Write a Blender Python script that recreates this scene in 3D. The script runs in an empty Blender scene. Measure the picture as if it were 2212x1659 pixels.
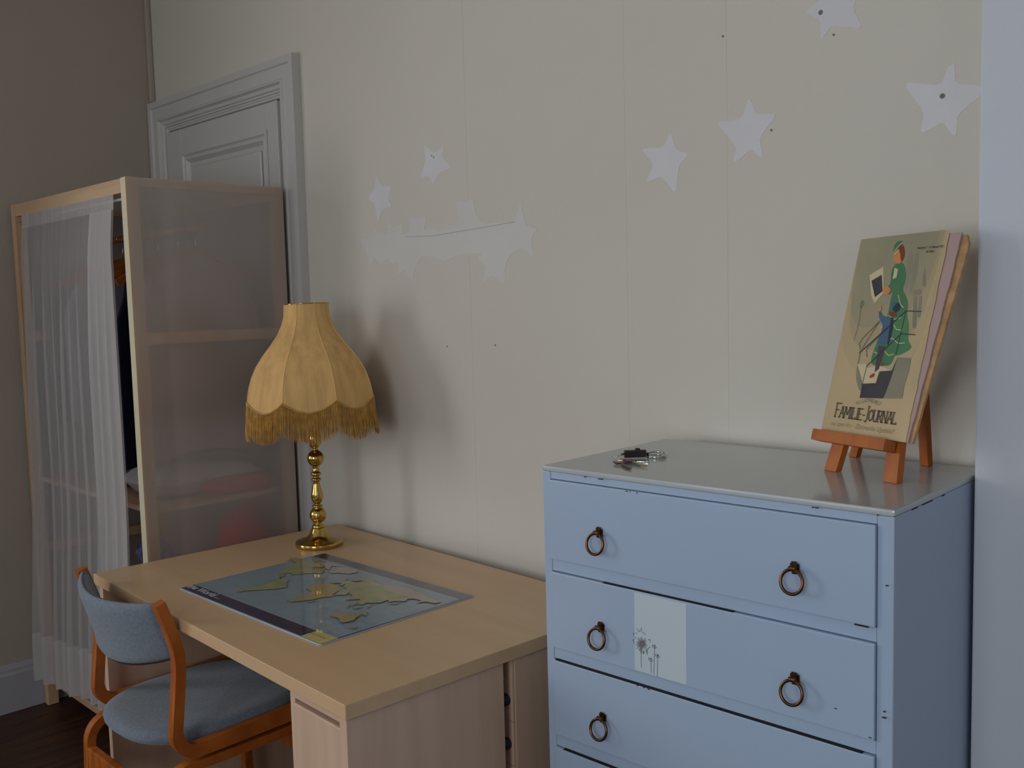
import bpy, bmesh, math, random
from mathutils import Vector, Matrix
PI = math.pi
random.seed(7)
sc = bpy.context.scene
C = sc.collection

# ---------------------------------------------------------------- camera
cam_d = bpy.data.cameras.new('camera')
cam_d.sensor_fit = 'HORIZONTAL'; cam_d.sensor_width = 36.0
cam_d.lens = 36.0 * 2101.84 / 2212.0
cam_d.clip_start = 0.05; cam_d.clip_end = 60
cam = bpy.data.objects.new('camera', cam_d); C.objects.link(cam)
yaw, pit, rol = math.radians(45.0388), math.radians(-4.9699), math.radians(-1.5191)
fw = Vector((-math.sin(yaw)*math.cos(pit), math.cos(yaw)*math.cos(pit), math.sin(pit)))
rt = fw.cross(Vector((0, 0, 1))).normalized(); up = rt.cross(fw)
r2 = rt*math.cos(rol) + up*math.sin(rol); u2 = -rt*math.sin(rol) + up*math.cos(rol)
M = Matrix((r2, u2, -fw)).transposed().to_4x4(); M.translation = Vector((3.6597, -1.7484, 1.4138))
cam.matrix_world = M
sc.camera = cam

# ---------------------------------------------------------------- world, daylight, exposure
w = bpy.data.worlds.new('sky'); sc.world = w; w.use_nodes = True
bg = w.node_tree.nodes['Background']; bg.inputs[0].default_value = (0.55, 0.72, 1.0, 1); bg.inputs[1].default_value = 0.3

def area(name, loc, to, sx, sy, power, col, spread=None):
    l = bpy.data.lights.new(name, 'AREA'); l.shape = 'RECTANGLE'; l.size = sx; l.size_y = sy
    l.energy = power; l.color = col
    if spread: l.spread = spread
    o = bpy.data.objects.new(name, l); C.objects.link(o); o.location = loc
    o.rotation_euler = (Vector(to)-Vector(loc)).to_track_quat('-Z', 'Z').to_euler()
    return o
# daylight entering by the window of the left wall and the smaller one behind the camera
area('daylight_left_window', (-0.20, -2.68, 1.55), (3, -2.68, 1.55), 1.30, 1.30, 35, (0.97, 0.98, 1.0))
area('daylight_front_window', (3.45, -3.80, 1.65), (3.45, 0, 1.65), 1.40, 1.45, 28, (0.86, 0.94, 1.0))
area('fill_front_left', (1.25, -3.80, 1.65), (1.25, 0, 1.65), 1.20, 1.45, 6, (0.95, 0.97, 1.0))  # added out of view for broad, soft fill light
area('daylight_right_window', (5.25, -2.20, 1.60), (0, -2.20, 1.6), 0.30, 1.15, 6.0, (0.95, 0.97, 1.0))
sc.view_settings.view_transform = 'Standard'
sc.view_settings.look = 'None'
sc.view_settings.gamma = 1.0
sc.view_settings.use_curve_mapping = False
sc.view_settings.exposure = 0.18
sc.cycles.use_denoising = True
sc.cycles.max_bounces = 8
sc.cycles.blur_glossy = 0.2
sc.cycles.sample_clamp_indirect = 6.0

# ---------------------------------------------------------------- materials
def srgb(r, g, b):
    f = lambda c: ((c/255+0.055)/1.055)**2.4 if c > 10.3 else c/255/12.92
    return (f(r), f(g), f(b), 1)

def mat(name, col, rough=0.5, metal=0.0, var=0.0, vscale=6.0, vstretch=(1, 1, 1), col2=None, bump=0.0, bscale=80.0,
        bstretch=(1, 1, 1), coat=0.0, spec=0.5, sheen=0.0, coat_rough=0.05, vrot=(0, 0, 0)):
    m = bpy.data.materials.new(name); m.use_nodes = True
    nt = m.node_tree; n = nt.nodes; b = n['Principled BSDF']
    b.inputs['Roughness'].default_value = rough; b.inputs['Metallic'].default_value = metal
    b.inputs['Specular IOR Level'].default_value = spec
    b.inputs['Coat Weight'].default_value = coat; b.inputs['Coat Roughness'].default_value = coat_rough
    b.inputs['Sheen Weight'].default_value = sheen
    b.inputs['Base Color'].default_value = col
    tc = n.new('ShaderNodeTexCoord')
    if var > 0 or col2:
        mp = n.new('ShaderNodeMapping'); mp.inputs['Scale'].default_value = vstretch; mp.inputs['Rotation'].default_value = vrot
        nz = n.new('ShaderNodeTexNoise'); nz.inputs['Scale'].default_value = vscale; nz.inputs['Detail'].default_value = 6
        cr = n.new('ShaderNodeValToRGB')
        c2 = col2 or tuple(c*(1-var) for c in col[:3])+(1,)
        cr.color_ramp.elements[0].color = c2; cr.color_ramp.elements[1].color = col
        cr.color_ramp.elements[0].position = 0.35; cr.color_ramp.elements[1].position = 0.65
        nt.links.new(tc.outputs['Object'], mp.inputs[0]); nt.links.new(mp.outputs[0], nz.inputs['Vector'])
        nt.links.new(nz.outputs['Fac'], cr.inputs[0]); nt.links.new(cr.outputs[0], b.inputs['Base Color'])
    if bump > 0:
        mp = n.new('ShaderNodeMapping'); mp.inputs['Scale'].default_value = bstretch
        nz = n.new('ShaderNodeTexNoise'); nz.inputs['Scale'].default_value = bscale; nz.inputs['Detail'].default_value = 4
        bp = n.new('ShaderNodeBump'); bp.inputs['Strength'].default_value = bump; bp.inputs['Distance'].default_value = 0.002
        nt.links.new(tc.outputs['Object'], mp.inputs[0]); nt.links.new(mp.outputs[0], nz.inputs['Vector'])
        nt.links.new(nz.outputs['Fac'], bp.inputs['Height']); nt.links.new(bp.outputs[0], b.inputs['Normal'])
    return m

def sheer(name, col, alpha, rough=0.35, gloss=0.0, trans=0.5, bump=0.0, bscale=6.0, bstretch=(1, 1, 1)):
    """thin cloth or film: part see-through, part diffuse, part letting light through"""
    m = bpy.data.materials.new(name); m.use_nodes = True
    nt = m.node_tree; n = nt.nodes; n.clear()
    out = n.new('ShaderNodeOutputMaterial')
    tr = n.new('ShaderNodeBsdfTransparent'); di = n.new('ShaderNodeBsdfDiffuse'); tl = n.new('ShaderNodeBsdfTranslucent')
    di.inputs[0].default_value = col; tl.inputs[0].default_value = col
    m1 = n.new('ShaderNodeMixShader'); m1.inputs[0].default_value = trans
    nt.links.new(di.outputs[0], m1.inputs[1]); nt.links.new(tl.outputs[0], m1.inputs[2])
    m2 = n.new('ShaderNodeMixShader'); m2.inputs[0].default_value = alpha
    nt.links.new(tr.outputs[0], m2.inputs[1]); nt.links.new(m1.outputs[0], m2.inputs[2])
    last = m2
    if gloss > 0:
        g = n.new('ShaderNodeBsdfGlossy'); g.inputs['Roughness'].default_value = rough
        m3 = n.new('ShaderNodeMixShader'); m3.inputs[0].default_value = gloss
        nt.links.new(m2.outputs[0], m3.inputs[1]); nt.links.new(g.outputs[0], m3.inputs[2]); last = m3
        if bump:
            tc = n.new('ShaderNodeTexCoord'); mp = n.new('ShaderNodeMapping'); mp.inputs['Scale'].default_value = bstretch
            nz = n.new('ShaderNodeTexNoise'); nz.inputs['Scale'].default_value = bscale
            bp = n.new('ShaderNodeBump'); bp.inputs['Strength'].default_value = bump; bp.inputs['Distance'].default_value = 0.01
            nt.links.new(tc.outputs['Object'], mp.inputs[0]); nt.links.new(mp.outputs[0], nz.inputs['Vector'])
            nt.links.new(nz.outputs['Fac'], bp.inputs['Height'])
            nt.links.new(bp.outputs[0], g.inputs['Normal']); nt.links.new(bp.outputs[0], di.inputs['Normal'])
    nt.links.new(last.outputs[0], out.inputs[0])
    return m

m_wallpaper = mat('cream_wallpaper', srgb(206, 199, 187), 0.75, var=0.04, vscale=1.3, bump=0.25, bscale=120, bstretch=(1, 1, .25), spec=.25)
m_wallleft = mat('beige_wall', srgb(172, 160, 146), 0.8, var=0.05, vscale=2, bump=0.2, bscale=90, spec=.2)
m_plaster = mat('white_plaster', srgb(201, 203, 210), 0.6, var=0.03, vscale=2, bump=0.35, bscale=45, spec=.3)
m_star = mat('unfaded_white_paint', srgb(211, 208, 209), 0.7, var=0.05, vscale=9)
m_band = mat('painted_over_white', srgb(207, 203, 197), 0.7, var=0.04, vscale=7)
m_white = mat('white_gloss_paint', srgb(194, 190, 186), 0.32, var=0.03, vscale=3, bump=.15, bscale=30)
m_base = mat('white_skirting_paint', srgb(166, 164, 168), 0.4)
m_ceil = mat('white_ceiling_paint', srgb(205, 200, 190), 0.9, bump=.1)
m_floor = mat('dark_floorboard', srgb(82, 50, 30), 0.45, col2=srgb(52, 30, 19), vscale=5, vstretch=(7, .5, 1), bump=.2, bscale=20, bstretch=(6, .4, 1))
m_blue = mat('blue_grey_paint', srgb(163, 180, 202), 0.36, var=0.03, vscale=4, bump=.12, bscale=35, bstretch=(1, 1, 1))
m_bluetop = mat('glossy_blue_grey_paint_lit', srgb(180, 186, 187), 0.13, var=0.04, vscale=5, bump=.04, bscale=22, spec=.9)  # same paint as the front; extra light and wall reflection put into its colour
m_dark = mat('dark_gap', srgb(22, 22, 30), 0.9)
m_chip = mat('chipped_paint', srgb(60, 48, 48), 0.8)
m_bronze = mat('aged_bronze', srgb(112, 82, 58), 0.28, metal=1.0, var=.35, vscale=60)
m_beech = mat('beech_laminate', srgb(208, 174, 134), 0.34, col2=srgb(202, 167, 127), vscale=3, vstretch=(.6, 7, 7), spec=.5, bump=.04, bscale=60)
m_beechside = mat('beech_laminate_upright', srgb(210, 178, 153), 0.42, col2=srgb(200, 167, 142), vscale=4, vstretch=(7, 7, .5))
m_pine = mat('pale_pine', srgb(206, 170, 130), 0.5, col2=srgb(188, 148, 112), vscale=4, vstretch=(6, 6, .6))
m_pinerail = mat('pale_pine_rail', srgb(208, 178, 142), 0.5, col2=srgb(194, 160, 126), vscale=4, vstretch=(.6, 6, 6))
m_chair = mat('oiled_bent_wood', srgb(182, 100, 32), 0.40, col2=srgb(152, 76, 20), vscale=6, vstretch=(10, 2, 2), spec=.5)
m_lam = mat('oiled_wood_end', srgb(196, 120, 62), 0.35)
m_fabric = mat('grey_blue_wool', srgb(122, 131, 142), 0.95, var=.22, vscale=160, bump=.7, bscale=420, sheen=.3, spec=.1)
m_brass = mat('polished_brass', srgb(196, 164, 92), 0.13, metal=1.0, bump=.03, bscale=40)
m_shade = mat('gold_shade_fabric', srgb(228, 182, 118), 0.8, var=.20, vscale=46, vstretch=(1, 1, .09), vrot=(.75, .55, 0), bump=.35, bscale=180, bstretch=(1, 1, .15), spec=.15)
m_rib = mat('gold_rib_seam', srgb(236, 194, 126), 0.8, spec=.15)
m_fringe = mat('gold_fringe', srgb(202, 150, 66), 0.6, var=.3, vscale=60, spec=.3, sheen=.3)
m_easel = mat('varnished_pine', srgb(176, 94, 14), 0.5, col2=srgb(152, 74, 10), vscale=9, vstretch=(3, 3, 1))
m_steel = mat('keyring_steel', srgb(205, 205, 200), 0.12, metal=1.0)
m_keybrass = mat('key_brass', srgb(205, 190, 130), 0.25, metal=1.0)
m_leather = mat('dark_leather', srgb(46, 28, 28), 0.35, var=.3, vscale=80)
m_purple = mat('purple_plastic', srgb(86, 44, 74), 0.3)
m_knob = mat('black_plastic', srgb(24, 27, 34), 0.5)
m_film = sheer('frosted_film', srgb(206, 196, 190), 0.60, rough=.30, gloss=.12, trans=.45, bump=.5, bscale=3.5, bstretch=(1, 1, .35))
m_wrap = mat('cream_film_edge', srgb(216, 206, 176), .45, var=.04, vscale=5)
m_curtain = sheer('sheer_curtain', srgb(214, 208, 206), 0.54, trans=.35)
m_curtain2 = sheer('sheer_curtain_doubled', srgb(214, 208, 206), 0.72, trans=.30)
def fab(n, c, **k): return mat(n, srgb(*c), 0.9, var=.2, vscale=20, spec=.1, **k)

# ---------------------------------------------------------------- builders
def link(name, me, m, parent=None, smooth=False):
    if m is not None:
        if isinstance(m, (list, tuple)):
            for k in m: me.materials.append(k)
        else: me.materials.append(m)
    if smooth:
        for p in me.polygons: p.use_smooth = True
    o = bpy.data.objects.new(name, me); C.objects.link(o)
    if parent is not None: o.parent = parent
    return o
def mesh(name, vs, fs, m, parent=None, smooth=False):
    me = bpy.data.meshes.new(name); me.from_pydata([tuple(v) for v in vs], [], fs); me.update()
    return link(name, me, m, parent, smooth)
def from_bm(name, bm, m, parent=None, smooth=False):
    bmesh.ops.recalc_face_normals(bm, faces=bm.faces[:])
    me = bpy.data.meshes.new(name); bm.to_mesh(me); bm.free()
    return link(name, me, m, parent, smooth)
def bbox(bm, x0, x1, y0, y1, z0, z1, mtx=None):
    r = bmesh.ops.create_cube(bm, size=1.0)
    for v in r['verts']:
        v.co = Vector(((x0+x1)/2+v.co.x*(x1-x0), (y0+y1)/2+v.co.y*(y1-y0), (z0+z1)/2+v.co.z*(z1-z0)))
        if mtx is not None: v.co = mtx @ v.co
    return r['verts']
def box(name, x0, x1, y0, y1, z0, z1, m, parent=None, bev=0.0, seg=2):
    bm = bmesh.new(); bbox(bm, x0, x1, y0, y1, z0, z1)
    if bev > 0: bmesh.ops.bevel(bm, geom=bm.edges[:], offset=bev, segments=seg, affect='EDGES', profile=0.6)
    return from_bm(name, bm, m, parent, False)
def obox(name, c, ax, ay, az, m, parent=None, bev=0.0):
    """box from a centre and three half-axis vectors"""
    c, ax, ay, az = Vector(c), Vector(ax), Vector(ay), Vector(az)
    bm = bmesh.new(); r = bmesh.ops.create_cube(bm, size=2.0)
    for v in r['verts']: v.co = c+ax*v.co.x+ay*v.co.y+az*v.co.z
    if bev > 0: bmesh.ops.bevel(bm, geom=bm.edges[:], offset=bev, segments=2, affect='EDGES')
    return from_bm(name, bm, m, parent)
def lathe(name, prof, m, parent=None, c=(0, 0, 0), n=48):
    vs, fs = [], []
    for r, z in prof:
        for k in range(n):
            a = 2*PI*k/n; vs.append((c[0]+r*math.cos(a), c[1]+r*math.sin(a), c[2]+z))
    for i in range(len(prof)-1):
        for k in range(n):
            fs.append((i*n+k, i*n+(k+1) % n, (i+1)*n+(k+1) % n, (i+1)*n+k))
    fs.append(tuple(range(n))[::-1]); fs.append(tuple(range((len(prof)-1)*n, len(prof)*n)))
    o = mesh(name, vs, fs, m, parent, True)
    o.data.polygons[-1].use_smooth = False; o.data.polygons[-2].use_smooth = False
    return o
def smoothline(pts, it=2):
    for _ in range(it):
        q = [pts[0]]
        for a, b in zip(pts, pts[1:]):
            a, b = Vector(a), Vector(b); q += [a*.75+b*.25, a*.25+b*.75]
        q.append(pts[-1]); pts = [Vector(p) for p in q]
    return pts
def tube(bm, pts, r, n=8, closed=False):
    pts = [Vector(p) for p in pts]; rings = []
    N = len(pts); ref = Vector((0, 0, 1))
    for i, p in enumerate(pts):
        a = pts[i-1] if (i > 0 or closed) else p; b = pts[(i+1) % N] if (i < N-1 or closed) else p
        t = (b-a).normalized()
        if abs(t.dot(ref)) > .95: ref = Vector((1, 0, 0)) if abs(t.x) < .8 else Vector((0, 1, 0))
        u = t.cross(ref).normalized(); v = t.cross(u); ref = -v if v.dot(ref) < 0 else v
        rr = r[i] if isinstance(r, (list, tuple)) else r
        rings.append([bm.verts.new(p+u*rr*math.cos(2*PI*k/n)+v*rr*math.sin(2*PI*k/n)) for k in range(n)])
    for i in range(N if closed else N-1):
        A, B = rings[i], rings[(i+1) % N]
        for k in range(n): bm.faces.new((A[k], A[(k+1) % n], B[(k+1) % n], B[k]))
    if not closed:
        bm.faces.new(rings[0][::-1]); bm.faces.new(rings[-1])
def ribbon(name, pts, th, x0, x1, m, parent=None, bev=.002):
    """bent plywood: a line in the y-z plane with thickness th, extruded from x0 to x1"""
    pts = [Vector((p[0], p[1])) for p in pts]; L, R = [], []
    for i, p in enumerate(pts):
        a = pts[max(i-1, 0)]; b = pts[min(i+1, len(pts)-1)]; t = (b-a).normalized(); nn = Vector((-t.y, t.x))
        h = (th[i] if isinstance(th, (list, tuple)) else th)/2
        L.append(p+nn*h); R.append(p-nn*h)
    bm = bmesh.new(); rows = []
    for l, r in zip(L, R):
        rows.append([bm.verts.new((x0, l.x, l.y)), bm.verts.new((x1, l.x, l.y)), bm.verts.new((x1, r.x, r.y)), bm.verts.new((x0, r.x, r.y))])
    for A, B in zip(rows, rows[1:]):
        for k in range(4): bm.faces.new((A[k], A[(k+1) % 4], B[(k+1) % 4], B[k]))
    bm.faces.new(rows[0][::-1]); bm.faces.new(rows[-1])
    if bev:
        es = [e for e in bm.edges if len(e.link_faces) == 2 and e.calc_face_angle(0) > .9]
        bmesh.ops.bevel(bm, geom=es, offset=bev, segments=2, affect='EDGES')
    return from_bm(name, bm, m, parent)
def empty(name, loc=(0, 0, 0), rz=0.0):
    o = bpy.data.objects.new(name, None); C.objects.link(o); o.location = loc; o.rotation_euler = (0, 0, rz)
    o.empty_display_size = .1
    return o
def tag(o, label, cat, group=None, kind=None):
    o['label'] = label; o['category'] = cat
    if group: o['group'] = group
    if kind: o['kind'] = kind
    return o
def struct(o): o['kind'] = 'structure'; return o
def text_mesh(body, size, shear=0.0, sx=1.0, bold=0.0, align='LEFT'):
    cu = bpy.data.curves.new('lettering', 'FONT'); cu.body = body; cu.size = size; cu.shear = shear; cu.align_x = align
    cu.offset = bold; cu.resolution_u = 3
    o = bpy.data.objects.new('lettering', cu); C.objects.link(o)
    dg = bpy.context.evaluated_depsgraph_get(); dg.update()
    me = bpy.data.meshes.new_from_object(o.evaluated_get(dg))
    vs = [(v.co.x*sx, v.co.y) for v in me.vertices]; fs = [tuple(p.vertices) for p in me.polygons]
    bpy.data.objects.remove(o); bpy.data.curves.remove(cu); bpy.data.meshes.remove(me)
    return vs, fs
def strokes(lines, wd, s=1.0):
    """flat pen strokes as quads (2-D)"""
    vs, fs = [], []
    for ln in lines:
        for (x0, y0), (x1, y1) in zip(ln, ln[1:]):
            d = Vector((x1-x0, y1-y0)); L = d.length
            if L < 1e-9: continue
            d /= L; n_ = Vector((-d.y, d.x))*wd/2; e = d*wd*.3
            b = len(vs)
            for p, k in (((x0, y0), -1), ((x1, y1), 1)):
                q = Vector(p)+e*k
                vs += [tuple(q+n_), tuple(q-n_)]
            fs.append((b, b+1, b+3, b+2))
    return vs, fs
class Flat:
    """a flat print: many polygons in one mesh, given in u, v; W maps (u, v, height) to local space"""
    def __init__(s, W, base=0.0002, step=0.00006): s.W = W; s.v = []; s.f = []; s.mi = []; s.ms = []; s.h = base; s.step = step
    def add(s, vs, fs, m):
        if m not in s.ms: s.ms.append(m)
        b = len(s.v); s.v += [s.W(x, y, s.h) for x, y in vs]
        for f in fs: s.f.append(tuple(b+k for k in f)); s.mi.append(s.ms.index(m))
        s.h += s.step
    def poly(s, pts, m): s.add(pts, [tuple(range(len(pts)))], m)
    def build(s, name, parent):
        o = mesh(name, s.v, s.f, s.ms, parent)
        for p, k in zip(o.data.polygons, s.mi): p.material_index = k
        return o
# ================================================================ the room
RX, RY, RZ = 5.05, -3.65, 2.85
def wall_with_opening(name, axis, at, thick, a0, a1, o0, o1, z0, z1, m):
    """axis 'x': wall in the plane x = at running along y; 'y': the other way"""
    bm = bmesh.new(); t0, t1 = sorted((at, at+thick))
    for (p0, p1, q0, q1) in ((a0, o0, 0, RZ), (o1, a1, 0, RZ), (o0, o1, 0, z0), (o0, o1, z1, RZ)):
        if axis == 'x': bbox(bm, t0, t1, p0, p1, q0, q1)
        else: bbox(bm, p0, p1, t0, t1, q0, q1)
    return struct(from_bm(name, bm, m))
wall_back = struct(box('wall_back', -.15, RX+.15, 0, .15, 0, RZ, m_wallpaper))
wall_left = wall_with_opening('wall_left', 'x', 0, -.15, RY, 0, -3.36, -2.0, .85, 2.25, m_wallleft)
bm = bmesh.new()
for (p0, p1, q0, q1) in ((-.15, .62, 0, RZ), (1.88, 2.72, 0, RZ), (4.18, RX+.15, 0, RZ), (.62, 1.88, 0, .90), (2.72, 4.18, 0, .90), (.62, 1.88, 2.40, RZ), (2.72, 4.18, 2.40, RZ)):
    bbox(bm, p0, p1, RY-.15, RY, q0, q1)
wall_front = struct(from_bm('wall_front', bm, m_plaster))
wall_right = wall_with_opening('wall_right', 'x', RX, .15, RY, 0, -2.40, -2.0, .95, 2.20, m_plaster)
ceiling = struct(box('ceiling', -.15, RX+.15, RY-.15, .15, RZ, RZ+.1, m_ceil))
floor = struct(box('floor', -.15, RX+.15, RY-.15, .15, -.08, -.022, m_dark))
x = 0.0; k = 0
while x < RX-.02:
    x1 = min(x+.128, RX); box('plank', x+.0012, x1-.0012, RY, 0, -.022, 0+random.uniform(-.0008, 0), m_floor, floor, bev=.0015, seg=1); x = x1
# the chimney breast on the right
wall_right_breast = struct(box('wall_chimney_breast', 3.0843, RX, -.12, -.0005, 0, RZ-.0005, m_plaster, bev=.004))

def window(name, axis, at, d, a0, a1, z0, z1, mull=1):
    """painted frame, sill and glazing bars round an opening; d points into the room"""
    e = struct(empty(name, (0, 0, 0)))
    def b(nm, p0, p1, q0, q1, dd0, dd1, m=m_white, **kw):
        t0, t1 = sorted((at+d*dd0, at+d*dd1))
        if axis == 'x': return box(nm, t0, t1, p0, p1, q0, q1, m, e, **kw)
        return box(nm, p0, p1, t0, t1, q0, q1, m, e, **kw)
    b('casing', a0-.08, a0-.001, z0-.02, z1+.08, .001, .02, bev=.003); b('casing', a1+.001, a1+.08, z0-.02, z1+.08, .001, .02, bev=.003)
    b('casing', a0, a1, z1+.001, z1+.08, .001, .02, bev=.003); b('window_sill', a0-.1, a1+.1, z0-.05, z0-.021, .001, .10, bev=.004)
    for k in range(mull+2):
        c = a0+.02+(a1-a0-.04)*k/(mull+1)
        b('frame_bar', c-.018, c+.018, z0+.002, z1-.002, -.08, -.04)
    for z in (z0+.02, z0+(z1-z0)*.68, z1-.02): b('frame_bar', a0+.002, a1-.002, z-.016, z+.016, -.078, -.042)
    return e
window('window_1', 'x', 0, 1, -3.36, -2.0, .85, 2.25)
window('window_2', 'y', RY, 1, 2.72, 4.18, .90, 2.40)
window('fill_window_4', 'y', RY, 1, .62, 1.88, .90, 2.40)  # unseen window added to go with the front-left fill light
window('window_3', 'x', RX, -1, -2.40, -2.0, .95, 2.20, 0)

# skirting
def skirting(name, prof, a, b_, fn, m=m_base):
    bm = bmesh.new(); A = [bm.verts.new(fn(d, z, a)) for d, z in prof]; B = [bm.verts.new(fn(d, z, b_)) for d, z in prof]
    n = len(prof)
    for k in range(n): bm.faces.new((A[k], A[(k+1) % n], B[(k+1) % n], B[k]))
    bm.faces.new(A[::-1]); bm.faces.new(B)
    return struct(from_bm(name, bm, m))
sk = [(.0005, .0005), (.018, .0005), (.018, .135), (.014, .145), (.014, .155), (.008, .173), (.0005, .173)]
skirting('baseboard_left', sk, RY+.02, -.002, lambda d, z, t: (d, t, z))
skirting('baseboard_back', sk, 1.018, 3.083, lambda d, z, t: (t, -d, z))
skirting('baseboard_breast', sk, 3.086, RX-.02, lambda d, z, t: (t, -.12-d, z))
skirting('baseboard_front', sk, .02, RX-.02, lambda d, z, t: (t, RY+d, z))
skirting('baseboard_right', sk, RY+.02, -.14, lambda d, z, t: (RX-d, t, z))
# slim cover strip in the corner above the door
struct(box('trim_1', .0005, .020, -.020, -.0005, 2.20, RZ-.001, m_wallleft, bev=.006))

# door with moulded architrave, behind the wardrobe
door = struct(empty('door_1', (0.508, 0, 0)))
DX = .508
def sweep_frame(name, prof, xl, xr, zt, m, parent, zb=0.002):
    """prof: (inset from outer edge, depth from wall)"""
    bm = bmesh.new(); rows = []
    for kind in range(4):
        row = []
        for u, d in prof:
            if kind == 0: p = (xl+u, -d, zb)
            elif kind == 1: p = (xl+u, -d, zt-u)
            elif kind == 2: p = (xr-u, -d, zt-u)
            else: p = (xr-u, -d, zb)
            row.append(bm.verts.new(p))
        rows.append(row)
    n = len(prof)
    for A, B in zip(rows, rows[1:]):
        for k in range(n): bm.faces.new((A[k], A[(k+1) % n], B[(k+1) % n], B[k]))
    bm.faces.new(rows[0][::-1]); bm.faces.new(rows[-1])
    return from_bm(name, bm, m, parent)
arch = [(0, .0006), (0, .030), (.022, .030), (.026, .023), (.064, .023), (.069, .030), (.074, .030), (.080, .019), (.090, .017), (.094, .011), (.100, .011), (.100, .0006)]
sweep_frame('architrave', arch, .005-DX, 1.011-DX, 2.193, m_white, door)
sweep_frame('door_stop', [(0, .0006), (0, .009), (.006, .009), (.008, .006), (.014, .006), (.016, .003), (.016, .0006)], .106-DX, .910-DX, 2.092, m_white, door)
box('door_gap_shade', .125-DX, .891-DX, -.0030, -.0008, 2.0695, 2.0745, m_dark, door)  # dark strip painted in for the shade above the leaf
leaf = box('door_leaf', .124-DX, .892-DX, -.0028, -.0008, .004, 2.0690, m_white, door)
for (x0, x1, z0, z1) in ((.124, .232, .004, 2.069), (.784+.046, .892, .004, 2.069), (.232, .830, 1.985, 2.069), (.232, .830, 1.02, 1.14), (.232, .830, .004, .22)):
    box('door_rail', x0-DX, x1-DX, -.016, -.0028, z0, z1, m_white, door, bev=.001, seg=1)
for (z0, z1) in ((1.14, 1.985), (.22, 1.02)):
    bm = bmesh.new()
    mp = [(0, .003), (0, .020), (.012, .020), (.018, .012), (.024, .016), (.030, .016), (.042, .003)]
    rows = []
    for cx_, cz_ in ((0, 0), (0, 1), (1, 1), (1, 0)):
        rows.append([bm.verts.new((((.232+u) if cx_ == 0 else (.830-u))-DX, -d, (z0+u) if cz_ == 0 else (z1-u))) for u, d in mp])
    for i in range(4):
        A, B = rows[i], rows[(i+1) % 4]
        for k in range(len(mp)-1): bm.faces.new((A[k], A[k+1], B[k+1], B[k]))
    from_bm('panel_moulding', bm, m_white, door)
    box('door_panel', .290-DX, .772-DX, -.010, -.0028, z0+.058, z1-.058, m_white, door, bev=.005, seg=1)

# star-shaped patches of unfaded paint on the wallpaper
STARS = {
"a": [(1.593, 1.843), (1.637, 1.812), (1.678, 1.828), (1.669, 1.797), (1.705, 1.764), (1.653, 1.758), (1.628, 1.728), (1.61, 1.753), (1.573, 1.754), (1.6, 1.796)],
"b": [(1.376, 1.783), (1.4, 1.748), (1.448, 1.742), (1.428, 1.713), (1.445, 1.685), (1.402, 1.682), (1.375, 1.645), (1.365, 1.702), (1.333, 1.718), (1.365, 1.742)],
"c": [(2.41, 1.762), (2.424, 1.722), (2.456, 1.709), (2.43, 1.688), (2.422, 1.628), (2.385, 1.671), (2.341, 1.661), (2.364, 1.699), (2.33, 1.736), (2.391, 1.732)],
"d": [(2.601, 1.805), (2.617, 1.767), (2.664, 1.762), (2.623, 1.72), (2.633, 1.682), (2.621, 1.684), (2.605, 1.702), (2.571, 1.679), (2.563, 1.683), (2.572, 1.709), (2.525, 1.763), (2.532, 1.765), (2.584, 1.763)],
"e": [(3.0, 1.796), (3.002, 1.761), (3.045, 1.751), (3.045, 1.735), (3.006, 1.709), (3.005, 1.674), (2.996, 1.677), (2.982, 1.7), (2.942, 1.684), (2.949, 1.722), (2.917, 1.768), (2.918, 1.778), (2.977, 1.762), (2.99, 1.793)],
"f": [(2.748, 1.955), (2.77, 1.983), (2.788, 1.962), (2.829, 1.959), (2.818, 1.926), (2.837, 1.887), (2.777, 1.906), (2.754, 1.883), (2.754, 1.921), (2.719, 1.942)]}
BAND = [(1.285, 1.601), (1.347, 1.6), (1.361, 1.644), (1.378, 1.612), (1.419, 1.609), (1.424, 1.646), (1.451, 1.623), (1.494, 1.638), (1.487, 1.6), (1.521, 1.612), (1.526, 1.656), (1.55, 1.642), (1.595, 1.649), (1.583, 1.608), (1.6, 1.616), (1.655, 1.601), (1.679, 1.626), (1.691, 1.613), (1.723, 1.622), (1.719, 1.68), (1.755, 1.668), (1.784, 1.68), (1.793, 1.635), (1.822, 1.608), (1.89, 1.609), (1.927, 1.602), (1.957, 1.653), (1.973, 1.593), (2.013, 1.584), (1.989, 1.561), (1.999, 1.51), (1.957, 1.54), (1.916, 1.528), (1.894, 1.494), (1.896, 1.451), (1.847, 1.477), (1.812, 1.456), (1.826, 1.5), (1.793, 1.522), (1.815, 1.537), (1.726, 1.536), (1.66, 1.521), (1.623, 1.537), (1.569, 1.539), (1.538, 1.509), (1.526, 1.474), (1.491, 1.504), (1.459, 1.493), (1.47, 1.531), (1.44, 1.523), (1.42, 1.54), (1.387, 1.527), (1.355, 1.543), (1.328, 1.521), (1.325, 1.558)]
def patch(name, pts, m, parent, d=.0005):
    # soft, hand-cut outline: Chaikin once on a closed polygon
    q = []
    n = len(pts)
    for i in range(n):
        a, b_ = pts[i], pts[(i+1) % n]
        q += [(a[0]*.86+b_[0]*.14, a[1]*.86+b_[1]*.14), (a[0]*.14+b_[0]*.86, a[1]*.14+b_[1]*.86)]
    n = len(q)
    vs = [(x, -d, z) for x, z in q]+[(x, .001, z) for x, z in q]
    fs = [tuple(range(n))]+[(k, n+k, n+(k+1) % n, (k+1) % n) for k in range(n)]
    return mesh(name, vs, fs, m, parent)
for s_ in STARS.values(): patch('painted_star', s_, m_star, wall_back)
patch('painted_over_stars', BAND, m_band, wall_back)
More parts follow.
